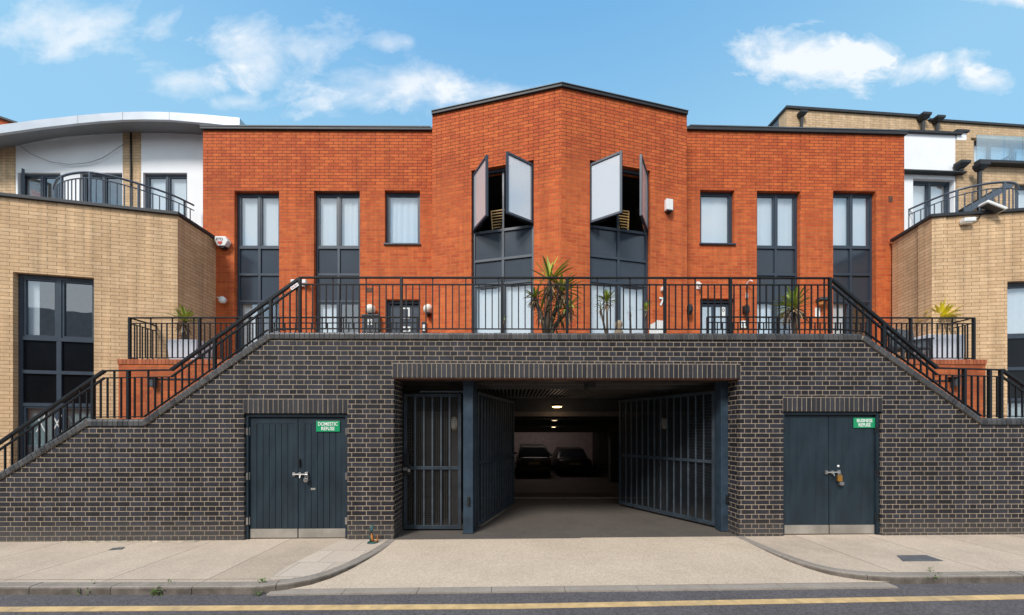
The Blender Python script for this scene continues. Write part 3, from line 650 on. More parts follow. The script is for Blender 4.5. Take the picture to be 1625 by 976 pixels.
mb = MB(); mb.box(-.9, 3.4, 8.78, 8.86, .014, .019); tag(mb.build('floor_line', mat('worn_white_line', (.36, .31, .26), .9, grime=.5)), kind='structure')
# side walls near the gates (brick), then the wide hall
for bx in ((gx0-.2, gx0, 5.92, 9.3, -.1, 2.9), (gx1, gx1+.2, 5.99, 9.3, -.1, 2.9)): MB().box(*bx).build('side_wall', M_blue, WORLD, GA)
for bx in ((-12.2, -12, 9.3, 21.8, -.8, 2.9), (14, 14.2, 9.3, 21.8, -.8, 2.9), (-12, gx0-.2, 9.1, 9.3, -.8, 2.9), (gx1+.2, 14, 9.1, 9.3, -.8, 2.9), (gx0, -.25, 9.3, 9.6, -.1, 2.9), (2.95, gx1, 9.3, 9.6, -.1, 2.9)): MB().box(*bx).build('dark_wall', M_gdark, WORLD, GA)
for bx in ((4.33, 5.0, 15.5, 15.9, -.7, 2.5), (-2.6, -2.1, 15.5, 15.9, -.7, 2.5)): MB().box(*bx).build('pillar', M_gdark, WORLD, GA)
MB().box(.2, 2.6, 18.0, 18.12, 2.30, 2.40).build('added_fill_strip', mat('fill_strip_glow', (1, .86, .80), .5, var=0, emit=9), WORLD, GA)  # added glowing strip, hidden behind a beam, to brighten the back wall
mb = MB(); mb.box(-12, 4.9, 21.3, 21.6, -.7, 2.5); mb.build('back_wall', M_gwall, WORLD, GA)
mb = MB(); mb.box(4.9, 14, 20.0, 20.3, -.7, 2.5); mb.box(4.85, 5.1, 20.3, 21.3, -.7, 2.5); mb.build('recess_wall', M_gdark, WORLD, GA)
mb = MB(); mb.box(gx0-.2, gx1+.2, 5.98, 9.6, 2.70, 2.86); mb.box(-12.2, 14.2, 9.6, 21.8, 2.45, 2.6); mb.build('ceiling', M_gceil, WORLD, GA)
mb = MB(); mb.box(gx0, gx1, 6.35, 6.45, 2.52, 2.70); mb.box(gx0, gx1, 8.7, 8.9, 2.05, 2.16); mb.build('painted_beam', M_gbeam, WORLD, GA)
mb = MB()
mb.box(gx0, gx1, 8.69, 8.91, 2.161, 2.69); mb.box(-.25, 2.95, 9.25, 9.6, 2.1, 2.7); mb.box(-12, 14, 10.8, 11.1, 2.06, 2.46); mb.box(-12, 14, 13.5, 13.8, 1.88, 2.46); mb.box(-12, 14, 16, 16.3, 1.64, 2.46); mb.box(1.3, 1.42, 6.0, 6.34, 2.42, 2.70)
mb.build('beam', M_gceil, WORLD, GA)
mb = MB(); x = gx0
while x < gx1: mb.box(x, x+.035, 6.8, 8.6, 2.50, 2.56); x += .08
mb.box(gx0, gx1, 6.78, 6.82, 2.49, 2.58); mb.box(gx0, gx1, 8.58, 8.62, 2.49, 2.58)
mb.build('cable_grille', mat('grille_metal', (.10, .095, .09), .6), WORLD, GA)
mb = MB(); mb.box(-3.2, 3.8, 13.85, 13.89, 1.8, 1.9)
M_lamp = mat('lit_lamp', (1, .62, .22), .5, var=0, emit=5.0); M_lamp2 = mat('dim_lamp', (1, .80, .55), .5, var=0, emit=.35)
def glamp(x, y, z, rx, m, label, e=0, r=.0):
    T = thing('ceiling_lamp', label, 'lamp', WORLD, (x, y, z), group=None)
    mb = MB(); mb.lathe((x, y, z), [(rx*1.15, .05), (rx*1.15, .02), (rx*1.0, .0)], 24); mb.build('lamp_base', M_black, WORLD, T, base=(x, y, z))
    mb = MB(); mb.lathe((x, y, z), [(rx, -.002), (rx*.97, -.015), (rx*.7, -.026), (0.01, -.03)], 24); mb.build('lamp_diffuser', m, WORLD, T, base=(x, y, z), smooth=True)
    if e:
        ld = bpy.data.lights.new('lamp_light', 'POINT'); ld.energy = e; ld.color = (1, .78, .58); ld.shadow_soft_size = .1
        lo = bpy.data.objects.new('lamp_light', ld); COL.objects.link(lo); place(lo, Matrix.Translation((x, y, z-.12)), T)
glamp((884-CX)/F*8.3, 8.3, EYE+40*8.3/F, .112, M_lamp, 'round glowing amber lamp on the garage ceiling nearest the entrance', 1.5)
glamp((880-CX)/F*10.95, 10.95, EYE+18.5*10.95/F, .09, M_lamp2, 'second ceiling lamp in the garage beyond the amber one', 1.5)
glamp((878.5-CX)/F*13.65, 13.65, EYE+8*13.65/F, .09, M_lamp2, 'farthest small ceiling lamp above the parked cars', 5)
# bulkhead lamps on the side walls
for (x, y, sgn, label) in ((gx0+.02, 0, 1, ''),): pass
def bulkhead(px, py, Z, label, ang):
    fr = Fr((px-CX)/F*Z, Z, ang); z = EYE+(HY-py)/F*Z
    T = thing('bulkhead_lamp', label, 'lamp', fr, (0, 0, z), group='oval lamps inside the gates')
    mb = MB(); mb.lathe((0, 0, 0), [(.075, 0), (.075, .02), (.07, .03)], 20, 'y'); mb.v = [(v[0], v[1], z+v[2]*1.75) for v in mb.v]; mb.build('lamp_base', M_brass, fr, T, base=(0, 0, z))
    mb = MB(); mb.lathe((0, 0, 0), [(.064, .025), (.060, .05), (.042, .068), (.005, .078)], 20, 'y'); mb.v = [(v[0], v[1], z+v[2]*1.8) for v in mb.v]; mb.build('lamp_glass', M_globe, fr, T, base=(0, 0, z), smooth=True)
bulkhead(721, 672, 6.25, 'oval cream lamp behind the narrow pedestrian gate', 0)
bulkhead(1054, 672, 7.35, 'oval cream lamp showing through the right open gate', R(-20))
for (px, Z) in ((721, 6.30), (1054, 7.42)):   # stub piers carrying the bulkhead lamps
    x = (px-CX)/F*Z
    mb = MB(); mb.box(x-.10, x+.10, Z-.0, Z+.12, -.05, 2.52); mb.build('lamp_pier', M_gdark, WORLD, GA)

# posts and gates
def post(px0, px1, Z, zt, label):
    x0, x1 = (px0-CX)/F*Z, (px1-CX)/F*Z; zb = gz(x0)+.006; T = thing('gate_post', label, 'post', WORLD, ((x0+x1)/2, Z+.07, zb))
    mb = MB(); mb.box(x0, x1, Z, Z+.15, zb, zt); mb.build('post_body', M_post, WORLD, T, base=((x0+x1)/2, Z+.07, zb), bevel=.006)
    mb = MB(); mb.box(x0-.01, x1+.01, Z-.012, Z+.16, zb, zb+.012); mb.build('base_plate', M_gate, WORLD, T)
    xm = (x0+x1)/2; mb = MB(); mb.box(xm-.012, xm+.03, Z-.03, Z+.002, .46+zb, .60+zb); mb.lathe((xm+.01, Z-.03, .50+zb), [(.014, 0), (.012, .012), (0, .014)], 12, 'y'); mb.build('key_switch', M_black, WORLD, T, bevel=.004)
    return T
post(735, 750.5, 5.74, EYE+(HY-603)/F*5.74, 'blue steel gate post left of the driveway, beside the narrow gate')
post(1144.5, 1160.5, 5.83, EYE+(HY-603)/F*5.83, 'blue steel gate post against the right brick jamb')
def gate(name, fr, L, zb, zt, label, nb, dense, side=1, extras=False, mid=.46):
    T = thing(name, label, 'gate', fr, (0, 0, zb)); B = (0, 0, zb); f = .05
    mb = MB(); mb.box(0, f, -.02, .02, zb, zt); mb.box(L-f, L, -.02, .02, zb, zt); mb.box(f, L-f, -.02, .02, zb, zb+f*1.3); mb.box(f, L-f, -.02, .02, zt-f, zt)
    zm = zb+(zt-zb)*mid; mb.box(f, L-f, -.026, .014, zm, zm+.055); mb.build('gate_frame', M_gate, fr, T, base=B, bevel=.003)
    bw_ = .014 if nb < 8 else .011
    for i in range(nb):
        x = f+(L-2*f)*(i+1)/(nb+1); mb = MB(); mb.box(x-bw_, x+bw_, -.018, .004, zb+f*1.3, zm); mb.box(x-bw_, x+bw_, -.018, .004, zm+.055, zt-f); mb.build('gate_bar', M_bar, fr, T, base=B)
    mb = MB(); x = f; sx, sz = dense
    tw = .0035 if sx < .03 else .006
    while x < L-f: mb.box(x, x+tw, .006, .0095, zb+f, zt-f); x += sx
    z = zb+f
    while z < zt-f: mb.box(f, L-f, .010, .0135, z, z+tw); z += sz
    mb.build('wire_mesh', M_wire if sx < .03 else M_wire2, fr, T, base=B)
    return T
Zp = 5.95; xl = (641-CX)/F*Zp; xr = (732-CX)/F*Zp; frp = Fr(xl, Zp, 0)
T = gate('pedestrian_gate', frp, xr-xl, .035, EYE+(HY-625)/F*Zp, 'narrow closed mesh gate between left brick jamb and blue post', 5, (.035, .03), mid=.44)
mb = MB(); mb.box(.0, .13, -.05, -.02, .95, 1.12); mb.box(.05, .10, -.07, -.02, 1.12, 1.32); mb.build('lock_case', M_black, frp, T, bevel=.005)
mb = MB(); mb.box(-.0, .07, -.062, -.05, 1.02, 1.07); mb.box(.085, .125, -.085, -.05, 1.0, 1.05); mb.build('lock_handle', M_chrome, frp, T, bevel=.004)
mb = MB(); zt_ = EYE+(HY-623)/F*Zp; mb.box(.28, (750-CX)/F*Zp-xl-.09, -.05, -.02, zt_+.0, zt_+.022); mb.build('closer_arm', M_greyrail, frp, T)
frl = fr2(at(757, 5.98), (.045, 8.02)); gate('driveway_gate', frl, 2.1, .06, 2.35, 'left driveway gate of dark bars and mesh standing open inwards', 13, (.017, .022))
frr = fr2((170.5/F*7.9, 7.9), ((1135-CX)/F*6.05, 6.05)); gate('driveway_gate', frr, 2.14, .06, 2.37, 'right driveway gate of dark bars and mesh standing open inwards', 13, (.017, .022))
# fixed slim posts carrying the big leaves
for px, Z, lb in ((753, 5.95, 'slim dark hinge post behind the left blue post'), (1139.5, 5.99, 'slim dark hinge post behind the right blue post')):
    x = (px-CX)/F*Z; mb = MB(); mb.box(x-.03, x+.03, Z, Z+.06, .02, 2.56); tag(mb.build('hinge_post', M_gate, WORLD, base=(x, Z, .02), bevel=.004), lb, 'post')

# ------------------------------------------------------------------ parked cars in the garage
M_tail = mat('tail_lens', (.06, .006, .006), .3)
def car(x, y, z, L, wd, h, kind, label, mcol):
    fr = Fr(x, y, 0); T = thing('parked_car', label, 'car', fr, (0, 0, z), group='cars parked in the garage')
    hw = wd/2
    def ring(yy, hw_, zt, zb_=.24, shoulder=None):
        pts = [(-hw_*.88, zb_), (-hw_, zb_+.14), (-hw_, zt*.72), (-hw_*.95, zt*.93), (-hw_*.80, zt), (hw_*.80, zt), (hw_*.95, zt*.93), (hw_, zt*.72), (hw_, zb_+.14), (hw_*.88, zb_)]
        return [(px, yy, z+pz) for px, pz in pts]
    st = [(0, .86, .62*h), (.10, .95, .64*h), (.35, 1, .66*h), (L*.5, 1, .64*h), (L*.8, .98, .60*h), (L*.95, .9, .52*h), (L, .78, .44*h)]
    mb = MB(); rs = [ring(a, hw*b, c) for a, b, c in st]; n = 10; vs = [v for r_ in rs for v in r_]
    fs = [(i*n+j, i*n+(j+1) % n, (i+1)*n+(j+1) % n, (i+1)*n+j) for i in range(len(rs)-1) for j in range(n)] + [tuple(range(n)), tuple(len(vs)-1-j for j in range(n))]
    mb.add(vs, fs); mb.build('car_body', mcol, fr, T, base=(0, 0, z), bevel=.03, smooth=True)
    t0, t1 = (.12, .55) if kind == 'hatch' else (.75, 1.25)
    zl = .63*h; cab = [(t0, .90, zl), (t1, .72, h*.97), (L*.55, .72, h), (L*.78, .88, zl)]
    vs = []
    for a, b, c in cab: vs += [(-hw*b, a, z+c), (hw*b, a, z+c)]
    base_ = [(-hw*.90, t0, z+zl-.03), (hw*.90, t0, z+zl-.03), (hw*.88, L*.78, z+zl-.03), (-hw*.88, L*.78, z+zl-.03)]
    k = len(vs); vs += base_
    mb = MB(); mb.add(vs, [(0, 1, 3, 2), (2, 3, 5, 4), (4, 5, 7, 6), (0, 2, 4, 6, k+3, k), (1, k+1, k+2, 7, 5, 3), (k, k+1, 1, 0), (k+3, 6, 7, k+2), (k, k+3, k+2, k+1)])
    mb.build('car_cabin', mcol, fr, T, base=(0, 0, z), bevel=.05, smooth=True)
    # rear window, slightly proud of the cabin skin
    s = Vector((0, t1-t0, h*.97-zl)); nrm = Vector((0, -s.z, s.y)).normalized()*.012
    mb = MB(); pts = [(-hw*.76, .12), (hw*.76, .12), (hw*.62, .86), (-hw*.62, .86)]
    q = [Vector((a, t0, z+zl)) + s*b + nrm for a, b in pts]; mb.add([*q, *[v-nrm*.8 for v in q]], [(0, 1, 2, 3), (0, 4, 5, 1), (1, 5, 6, 2), (2, 6, 7, 3), (3, 7, 4, 0)]); mb.build('rear_window', mat('car_glass_%s' % kind, (.02, .022, .025), .06, var=0), fr, T)
    for s_ in (-1, 1):
        mb = MB(); mb.box(*sorted((s_*hw*.93, s_*hw*.70)), -.02, .10, z+h*.45, z+h*.58); mb.build('tail_light', M_tail, fr, T, bevel=.02)
        mb = MB(); mb.box(*sorted((s_*(hw+.16), s_*(hw-.04))), L*.62, L*.62+.10, z+zl+.0, z+zl+.13); mb.build('mirror', mcol, fr, T, bevel=.03)
        for yy in (.78, L-.85):
            mb = MB(); mb.lathe((0, 0, 0), [(.30, -.1), (.32, -.08), (.32, .08), (.30, .1)], 22); mb.v = [(s_*(hw-.12)+v[2], yy+v[0], z+.32+v[1]) for v in mb.v]; mb.build('wheel', M_black, fr, T)
    mb = MB(); mb.box(-hw*.92, hw*.92, -.06, .08, z+.30, z+.50); mb.build('bumper', mcol, fr, T, bevel=.03)
    zz = (.42 if kind == 'hatch' else .44)*h; mb = MB(); mb.box(-.26, .26, -.07 if zz < .5 else -.03, .0, z+zz, z+zz+.11); mb.build('number_plate', mat('plate_%s' % kind, (.30, .22, .06), .5), fr, T)
Mc1 = mat('black_car_paint', (.006, .006, .008), .35, var=.02); Mc2 = mat('dark_car_paint', (.008, .007, .008), .35, var=.02)
car((848-CX)/F*17.0, 17.0, -.56, 4.1, 1.72, 1.56, 'hatch', 'tall dark hatchback seen from behind in the garage, left of two cars', Mc1)
car((913-CX)/F*17.4, 17.4, -.56, 4.3, 1.76, 1.36, 'saloon', 'low dark saloon seen from behind in the garage, right of two cars', Mc2)

# ------------------------------------------------------------------ terrace, stairs, side retaining walls
TZ = 3.06
mb = MB(); mb.box(W.u(430), W.u(1360), .46, 1.52, TZ-.15, TZ); mb.box(W.u(190, 1.5)+.02, W.u(1562, 1.5)-.02, 1.521, 3.2, TZ-.15, TZ)
tag(mb.build('terrace_floor', M_conc, W), kind='structure')
for px0, px1, lb in ((188, 470, 'orange red brick terrace wall behind the left stair railing'), (1330, 1564, 'orange red brick terrace wall behind the right stair railing')):
    a, b = W.u(px0, 1.5), W.u(px1, 1.5); zt = W.z(px0, 570, 1.5); T = thing('terrace_wall', lb, 'wall', W, ((a+b)/2, 1.6, 0))
    side = a if px0 < 500 else b
    mb = MB(); mb.box(a, b, 1.50, 1.72, -.1, zt-.10); mb.build('wall_body', M_redlow, W, T)
    sx = (side, side+.22) if px0 < 500 else (side-.22, side)
    mb = MB(); mb.box(sx[0], sx[1], 1.721, 2.05, -.1, zt-.10); mb.build('side_return', M_redlow, W, T)
    mb = MB(); mb.box(a-.012, b+.012, 1.488, 1.73, zt-.10, zt); mb.build('brick_coping', M_redsold, W, T, base=(0, 0, zt-.2), bevel=.004)
    c = W.u(285 if px0 < 500 else 1470, 1.5); mb = MB(); mb.box(c-.42, c+.55, 1.488, 1.502, W.z(300, 603, 1.5), W.z(300, 600.5, 1.5)); mb.build('painted_shadow_line', M_black, W, T)  # shadow line across the wall, drawn as a thin black strip
for s, (pa, pb, pc, pd) in enumerate((( -60, 140, 230, 429), (1640+60, 1640, 1556, 1366))):
    T = None; mb = MB(); zl = W.z(200, 676, 0)-.12
    ua, ub, uc, ud = W.u(pa), W.u(pb), W.u(pc), W.u(pd); sg = 1 if s == 0 else -1
    n = 9
    for i in range(n):
        u0 = uc+(ud-uc)*i/n; u1 = uc+(ud-uc)*(i+1)/n; z1 = zl+(TZ-zl)*(i+1)/n; mb.box(min(u0, u1), max(u0, u1), .455, 1.495, -.1, z1-.002*i)
    mb.box(min(ub, uc)+.001, max(ub, uc)-.001, .455, 1.495, -.1, zl)
    for i in range(11):
        u0 = ub-sg*.27*i; u1 = u0-sg*.27; mb.box(min(u0, u1), max(u0, u1), .455, 1.495, -.15, max(.02, zl-.165*(i+1)))
    tag(mb.build('steps', M_conc, W), kind='structure')

# ------------------------------------------------------------------ windows
def window(fr, parent, u0, u1, rows, cols=2, rec=.09, fw=.055, depth=.07, mull=.055, vent=True, frame=M_frame, closed=None, vents=None, ratios=None):
    """rows from top: (z_top, z_bottom, kind) ; kind curtain / panel / black / glass / open / dim"""
    zt = rows[0][0]; zb = rows[-1][1]; d0, d1 = rec, rec+depth; B = (u0, d0, zb)
    mb = MB(); g = .002
    mb.box(u0+g, u0+fw, d0, d1, zb, zt-g); mb.box(u1-fw, u1-g, d0, d1, zb, zt-g)
    mb.box(u0+fw, u1-fw, d0, d1, zt-fw, zt-g); mb.box(u0+fw, u1-fw, d0, d1, zb+g, zb+fw)
    cuts = [u0]+[u0+(u1-u0)*r_ for r_ in (ratios or [i/cols for i in range(1, cols)])]+[u1]
    for c in cuts[1:-1]:
        for zt2, zb2, k in rows:
            if k == 'open': mb.box(c-.02, c+.02, d0+.02, d1, zb2+fw*.5, zt2-fw*.5)
            else: mb.box(c-mull/2, c+mull/2, d0, d1, zb2, zt2-.001 if zt2 < zt else zt-fw)
    for zt2, zb2, k in rows[:-1]: mb.box(u0+fw, u1-fw, d0-.003, d1-.002, zb2-fw*.5, zb2+fw*.5)
    # trickle vents / sash rims
    rims = []
    for zt2, zb2, k in rows:
        if k in ('curtain', 'dim', 'glass', 'half', 'side'):
            for a, b in zip(cuts, cuts[1:]):
                e = fw*.55; a2 = a+(fw if a == u0 else mull/2); b2 = b-(fw if b == u1 else mull/2); z1 = zt2-(fw if zt2 == zt else fw*.5); z0 = zb2+fw*.5
                rim = MB(); rims.append(rim); rim.box(a2, a2+e, d0+.012, d1-.008, z0, z1); rim.box(b2-e, b2, d0+.012, d1-.008, z0, z1); rim.box(a2+e, b2-e, d0+.012, d1-.008, z1-e, z1); rim.box(a2+e, b2-e, d0+.012, d1-.008, z0, z0+e)
    wobj = mb.build('window', frame, fr, parent, base=B)
    for rim in rims: rim.build('sash', frame, fr, wobj, base=B)
    if vent:
        mb = MB()
        for a, b in zip(cuts, cuts[1:]):
            m_ = (a+b)/2; L_ = (b-a)*.26; mb.box(m_-L_, m_+L_, d0-.008, d0-.0005, zt-fw+.012, zt-fw+.026)
        mb.build('trickle_vent', M_black, fr, wobj, base=B)
    for zt2, zb2, k in rows:
        for a, b in zip(cuts, cuts[1:]):
            a2 = a+.03; b2 = b-.03; z0, z1 = zb2+.02, zt2-.02
            if k in ('panel', 'black'):
                mb = MB(); mb.box(a2, b2, d0+.028, d0+.045, z0, z1); mb.build('spandrel_panel', M_panel if k == 'panel' else M_darkpanel, fr, wobj, base=B)
            elif k != 'open':
                mb = MB(); mb.quad((a2, d0+.034, z0), (b2, d0+.034, z0), (b2, d0+.034, z1), (a2, d0+.034, z1)); mb.build('pane', M_glass, fr, wobj, base=B)
        if k in ('curtain', 'dim', 'half', 'side'):
            mb = MB(); n = int((u1-u0)/.016); vs = []; ph = random.uniform(0, 6); dd = d1+.02; fold = random.choice((.0012, .002, .004)); fq = random.choice((25, 38, 46))
            e = u1-.04 if k not in ('half', 'side') else u0+(u1-u0)*(.45 if k == 'half' else .2)
            for i in range(n+1):
                u = u0+.04+(e-u0-.04)*i/n; amp = fold*(1+.6*math.sin(u*3+ph)); y = dd+amp*math.sin(u*fq+ph+1.5*math.sin(u*7)); vs += [(u, y, zb2), (u, y+.004*math.sin(u*20), zt2)]
            mb.add(vs, [(2*i, 2*i+2, 2*i+3, 2*i+1) for i in range(n)]); mb.build('curtain', M_curt if k != 'dim' else M_curtdim, fr, wobj, base=B, smooth=True, fix=False)
    return wobj

# ------------------------------------------------------------------ red brick house
RB = thing('red_brick_building', 'orange red brick terrace with grey windows and a pointed central bay', 'building', WORLD, (1, 9, TZ))
ZW = ZTOP-.08
def zrow(fr, px, ys): return [fr.z(px, y) for y in ys]
def flank(fr, px0, px1, tall, small, door):
    holes = []; ws = []
    for a, b in tall:
        m_ = (a+b)/2; u0, u1 = fr.u(a), fr.u(b); z = zrow(fr, m_, (303, 390, 433, 476)); ws.append(('tall', u0, u1, z)); holes.append((u0, u1, TZ+.02, z[0]))
    a, b, yt, yb = small; u0, u1 = fr.u(a), fr.u(b); z = [fr.z((a+b)/2, yt), fr.z((a+b)/2, yb)]; holes.append((u0, u1, z[1], z[0])); ws.append(('small', u0, u1, z))
    a, b, yt = door; u0, u1 = fr.u(a), fr.u(b); zt = fr.z((a+b)/2, yt); holes.append((u0, u1, TZ+.01, zt)); ws.append(('door', u0, u1, zt))
    L = (fr.w(0)-fr.w(1)).length; e0, e1 = fr.u(px0), fr.u(px1)
    mb = MB(); wall(mb, [(e0, ZW+.02), (e1, ZW+.02)], TZ-.3, holes, .30); mb.build('wall', M_red, fr, RB)
    for w_ in ws:
        if w_[0] == 'tall':
            z = w_[3]; window(fr, RB, w_[1], w_[2], [(z[0], z[1], 'curtain'), (z[1], z[2], 'panel'), (z[2], z[3], 'panel'), (z[3], TZ+.05, w_[4] if len(w_) > 4 else 'half')])
        elif w_[0] == 'small':
            z = w_[3]; wo = window(fr, RB, w_[1], w_[2], [(z[0], z[1]+.02, 'curtain')], cols=1)
            mb = MB(); mb.box(w_[1]-.02, w_[2]+.02, -.04, .09, z[1]-.015, z[1]+.018); mb.build('sill', M_frame, fr, wo)
        else:
            u0, u1, zt = w_[1:]; B = (u0, .1, TZ); mb = MB(); mb.box(u0+.002, u0+.06, .09, .16, TZ, zt-.002); mb.box(u1-.06, u1-.002, .09, .16, TZ, zt-.002); mb.box(u0+.06, u1-.06, .09, .16, zt-.075, zt-.002)
            do = mb.build('front_door', M_frame, fr, RB, base=B, bevel=.003)
            mb = MB(); mb.box(u0+.065, u1-.065, .125, .165, TZ+.01, zt-.095)
            mb.build('door_leaf', M_frame, fr, do, base=B, bevel=.003)
            if fr is FLL:
                cu = (u0+u1)/2
                for (x0, x1, y0, y1) in ((632, 648, 485.5, 503), (632, 649, 516, 524)):
                    za, zb_ = fr.z(640, y0), fr.z(640, y1); ua, ub = fr.u(x0), fr.u(x1); t_ = .035; mb = MB()
                    mb.box(ua, ua+t_, .115, .122, zb_, za); mb.box(ub-t_, ub, .115, .122, zb_, za); mb.box(ua+t_, ub-t_, .115, .122, za-t_, za); mb.box(ua+t_, ub-t_, .115, .122, zb_, zb_+t_*.6)
                    mb.build('white_notice_frame', M_text, fr, do, base=B)
            else:
                mb = MB()
                for x0, x1 in ((1118.5, 1133), (1140.5, 1156)): mb.box(fr.u(x0), fr.u(x1), .116, .124, TZ+.3, fr.z(1137, 485))
                mb.build('door_glazing', mat('frosted_glazing', (.42, .52, .58), .12, var=.1), fr, do, base=B)
                mb = MB(); mb.box(fr.u(1150), fr.u(1155), .108, .1155, fr.z(1152, 499), fr.z(1152, 485)); mb.build('paper_notice', M_text, fr, do, base=B)
                text('0', .13, M_dgrey, fr, (fr.u(1152.4), .107, fr.z(1152, 490)), do)
flank(FLL, 322, 700, [(372, 443), (498, 571)], (610.5, 666.5, 302, 388), (612, 667, 475))
flank(FLR, 1076, 1435, [(1201, 1270), (1322, 1390)], (1111, 1165.5, 301.5, 388), (1111, 1166, 473.5))
def bay(fr, a, b, mirror):
    L = (Vector(fr.w(0))-Vector(fr.w(1))).length; tot = (Vector(pB)-Vector(pA)).length if fr is BAYL else (Vector(pC)-Vector(pB)).length
    u0, u1 = fr.u(a), fr.u(b); m_ = (a+b)/2; ys = (262, 361, 407, 447) ; z = zrow(fr, m_, ys)
    mb = MB(); wall(mb, [(0, ZW+.03), (tot, ZW+.03)], TZ-.3, [(u0, u1, TZ+.02, z[0])], .28); mb.build('bay_wall', M_red, fr, RB)
    cols = 2
    wo = window(fr, RB, u0, u1, [(z[0], z[1], 'open'), (z[1], z[2], 'panel'), (z[2], z[3], 'panel'), (z[3]+.0, TZ+.05, 'curtain')], vent=False)
    mb = MB(); zz = z[3]-.04
    for c in (0.25, .75): mb.box(u0+(u1-u0)*c-.19, u0+(u1-u0)*c+.19, .080, .0895, zz-.03, zz-.015)
    mb.build('trickle_vent', M_black, fr, wo)
    # two outward opened sashes
    w_ = (u1-u0)/2-.03; zt, zb = z[0]-.05, z[1]+.035
    for hu, sgn, ang in (((u0+.03, 1, -46), (u1-.03, -1, 45)) if not mirror else ((u0+.03, 1, -45), (u1-.03, -1, 46))):
        p = fr.w(hu, .07); f2 = Fr(p.x, p.y, fr.a+R(ang)); s0, s1 = (0, w_) if sgn > 0 else (-w_, 0); B = (0, 0, zb)
        mb = MB(); t_ = .048; mb.box(s0, s0+t_, -.025, .025, zb, zt); mb.box(s1-t_, s1, -.025, .025, zb, zt); mb.box(s0+t_, s1-t_, -.025, .025, zb, zb+t_); mb.box(s0+t_, s1-t_, -.025, .025, zt-t_, zt)
        sa = mb.build('open_sash', M_frame, f2, wo, base=B, bevel=.004)
        mb = MB(); mb.box(s0+t_*.8, s1-t_*.8, -.006, .006, zb+t_*.8, zt-t_*.8); mb.build('open_sash_pane', M_mirrorglass, f2, wo, base=B)
    for hu, e in ((u0+.10, .2), (u1-.10, -.2)):
        mb = MB(); mb.bar((hu, .10, zb-.01), (hu+e, -.16, zb-.01), .02, .008); mb.build('stay_arm', M_black, fr, wo)
    # towels and a slatted wooden chair back seen in the room
    return u0, u1, z
m, t_, p_ = newmat('sash_glass'); n_ = t_.nodes; n_.remove(p_); gl_ = n_.new('ShaderNodeBsdfGlossy'); gl_.inputs['Roughness'].default_value = .02; gl_.inputs[0].default_value = (.9, .95, 1, 1)
tr_ = n_.new('ShaderNodeBsdfTransparent'); tr_.inputs[0].default_value = (.86, .90, .93, 1); ms_ = n_.new('ShaderNodeMixShader')
t_.links.new(schlick(t_, .5), ms_.inputs[0])
t_.links.new(tr_.outputs[0], ms_.inputs[1]); t_.links.new(gl_.outputs[0], ms_.inputs[2]); df_ = n_.new('ShaderNodeBsdfDiffuse'); df_.inputs[0].default_value = (.80, .80, .82, 1); m2_ = n_.new('ShaderNodeMixShader'); m2_.inputs[0].default_value = .36; t_.links.new(ms_.outputs[0], m2_.inputs[1]); t_.links.new(df_.outputs[0], m2_.inputs[2]); t_.links.new(m2_.outputs[0], n_['Material Output'].inputs[0]); M_mirrorglass = m
bL = bay(BAYL, 748, 847, False); bR = bay(BAYR, 936, 1032, True)
# returns of the bay, back, ends, roof, rooms
A_, C_ = Vector(pA), Vector(pC)
endL, endR = FLL.w(FLL.u(322)), FLR.w(FLR.u(1435))
mb = MB(); mb.box(pA[0], pA[0]+.25, 8.16, 8.75, TZ-.3, ZW-.01); mb.box(pC[0]-.25, pC[0], 8.16, 8.75, TZ-.3, ZW-.01); mb.build('bay_side_wall', M_red, WORLD, RB)
mb = MB(); mb.box(endL.x+.01, endR.x-.01, 13, 13.25, TZ-.3, ZW-.02); mb.box(endL.x+.003, endL.x+.28, 8.83, 13, TZ-.3, ZW-.02); mb.box(endR.x-.28, endR.x-.003, 9.0, 13, TZ-.3, ZW-.02); mb.build('back_wall', M_red, WORLD, RB)
mb = MB(); mb.box(endL.x+.28, endR.x-.28, 8.9, 13, 8.55, 8.7); mb.prism([(pA[0]+.3, 8.9), (pA[0]+.3, 8.35), (pB[0], 7.85), (pC[0]-.3, 8.35), (pC[0]-.3, 8.9)], 8.56, 8.69); mb.build('roof', M_roof, WORLD, RB)
mb = MB(); mb.box(endL.x+.28, endR.x-.28, 8.9, 13, 5.55, 5.8); mb.prism([(pA[0]+.3, 8.9), (pA[0]+.3, 8.35), (pB[0], 7.85), (pC[0]-.3, 8.35), (pC[0]-.3, 8.9)], 5.56, 5.79)
mb.box(endL.x+.28, endR.x-.28, 8.9, 13, TZ-.2, TZ-.02)
for x in (-4.6, -1.7, 1.0, 3.9, 6.6): mb.box(x-.06, x+.06, 9.0, 13, TZ, 8.55)
mb.build('interior', M_room, WORLD, RB)
# parapet copings
mb = MB(); band(mb, [tuple(FLL.w(FLL.u(320))), tuple(FLL.w(FLL.u(686.5)))], -.05, .33, ZW+.03, ZTOP+.012); mb.build('parapet_coping', M_coping, WORLD, RB, bevel=.006)
mb = MB(); band(mb, [tuple(FLR.w(FLR.u(1089))), tuple(FLR.w(FLR.u(1437)))], -.05, .33, ZW+.015, ZTOP+.012); mb.build('parapet_coping', M_coping, WORLD, RB, bevel=.006)
mb = MB(); band(mb, [pA, pB, pC], -.045, .30, ZW+.025, ZTOP+.005); mb.build('parapet_coping', M_coping, WORLD, RB, bevel=.006)
mb = MB(); band(mb, [pA, pB, pC], -.06, .02, ZTOP+.006, ZTOP+.02); band(mb, [tuple(FLR.w(FLR.u(1093))), tuple(FLR.w(FLR.u(1437)))], -.06, .02, ZTOP+.013, ZTOP+.035); band(mb, [tuple(FLL.w(FLL.u(320))), tuple(FLL.w(FLL.u(684)))], -.06, .02, ZTOP+.013, ZTOP+.035)
mb.build('coping_lip', M_lightcop, WORLD, RB)
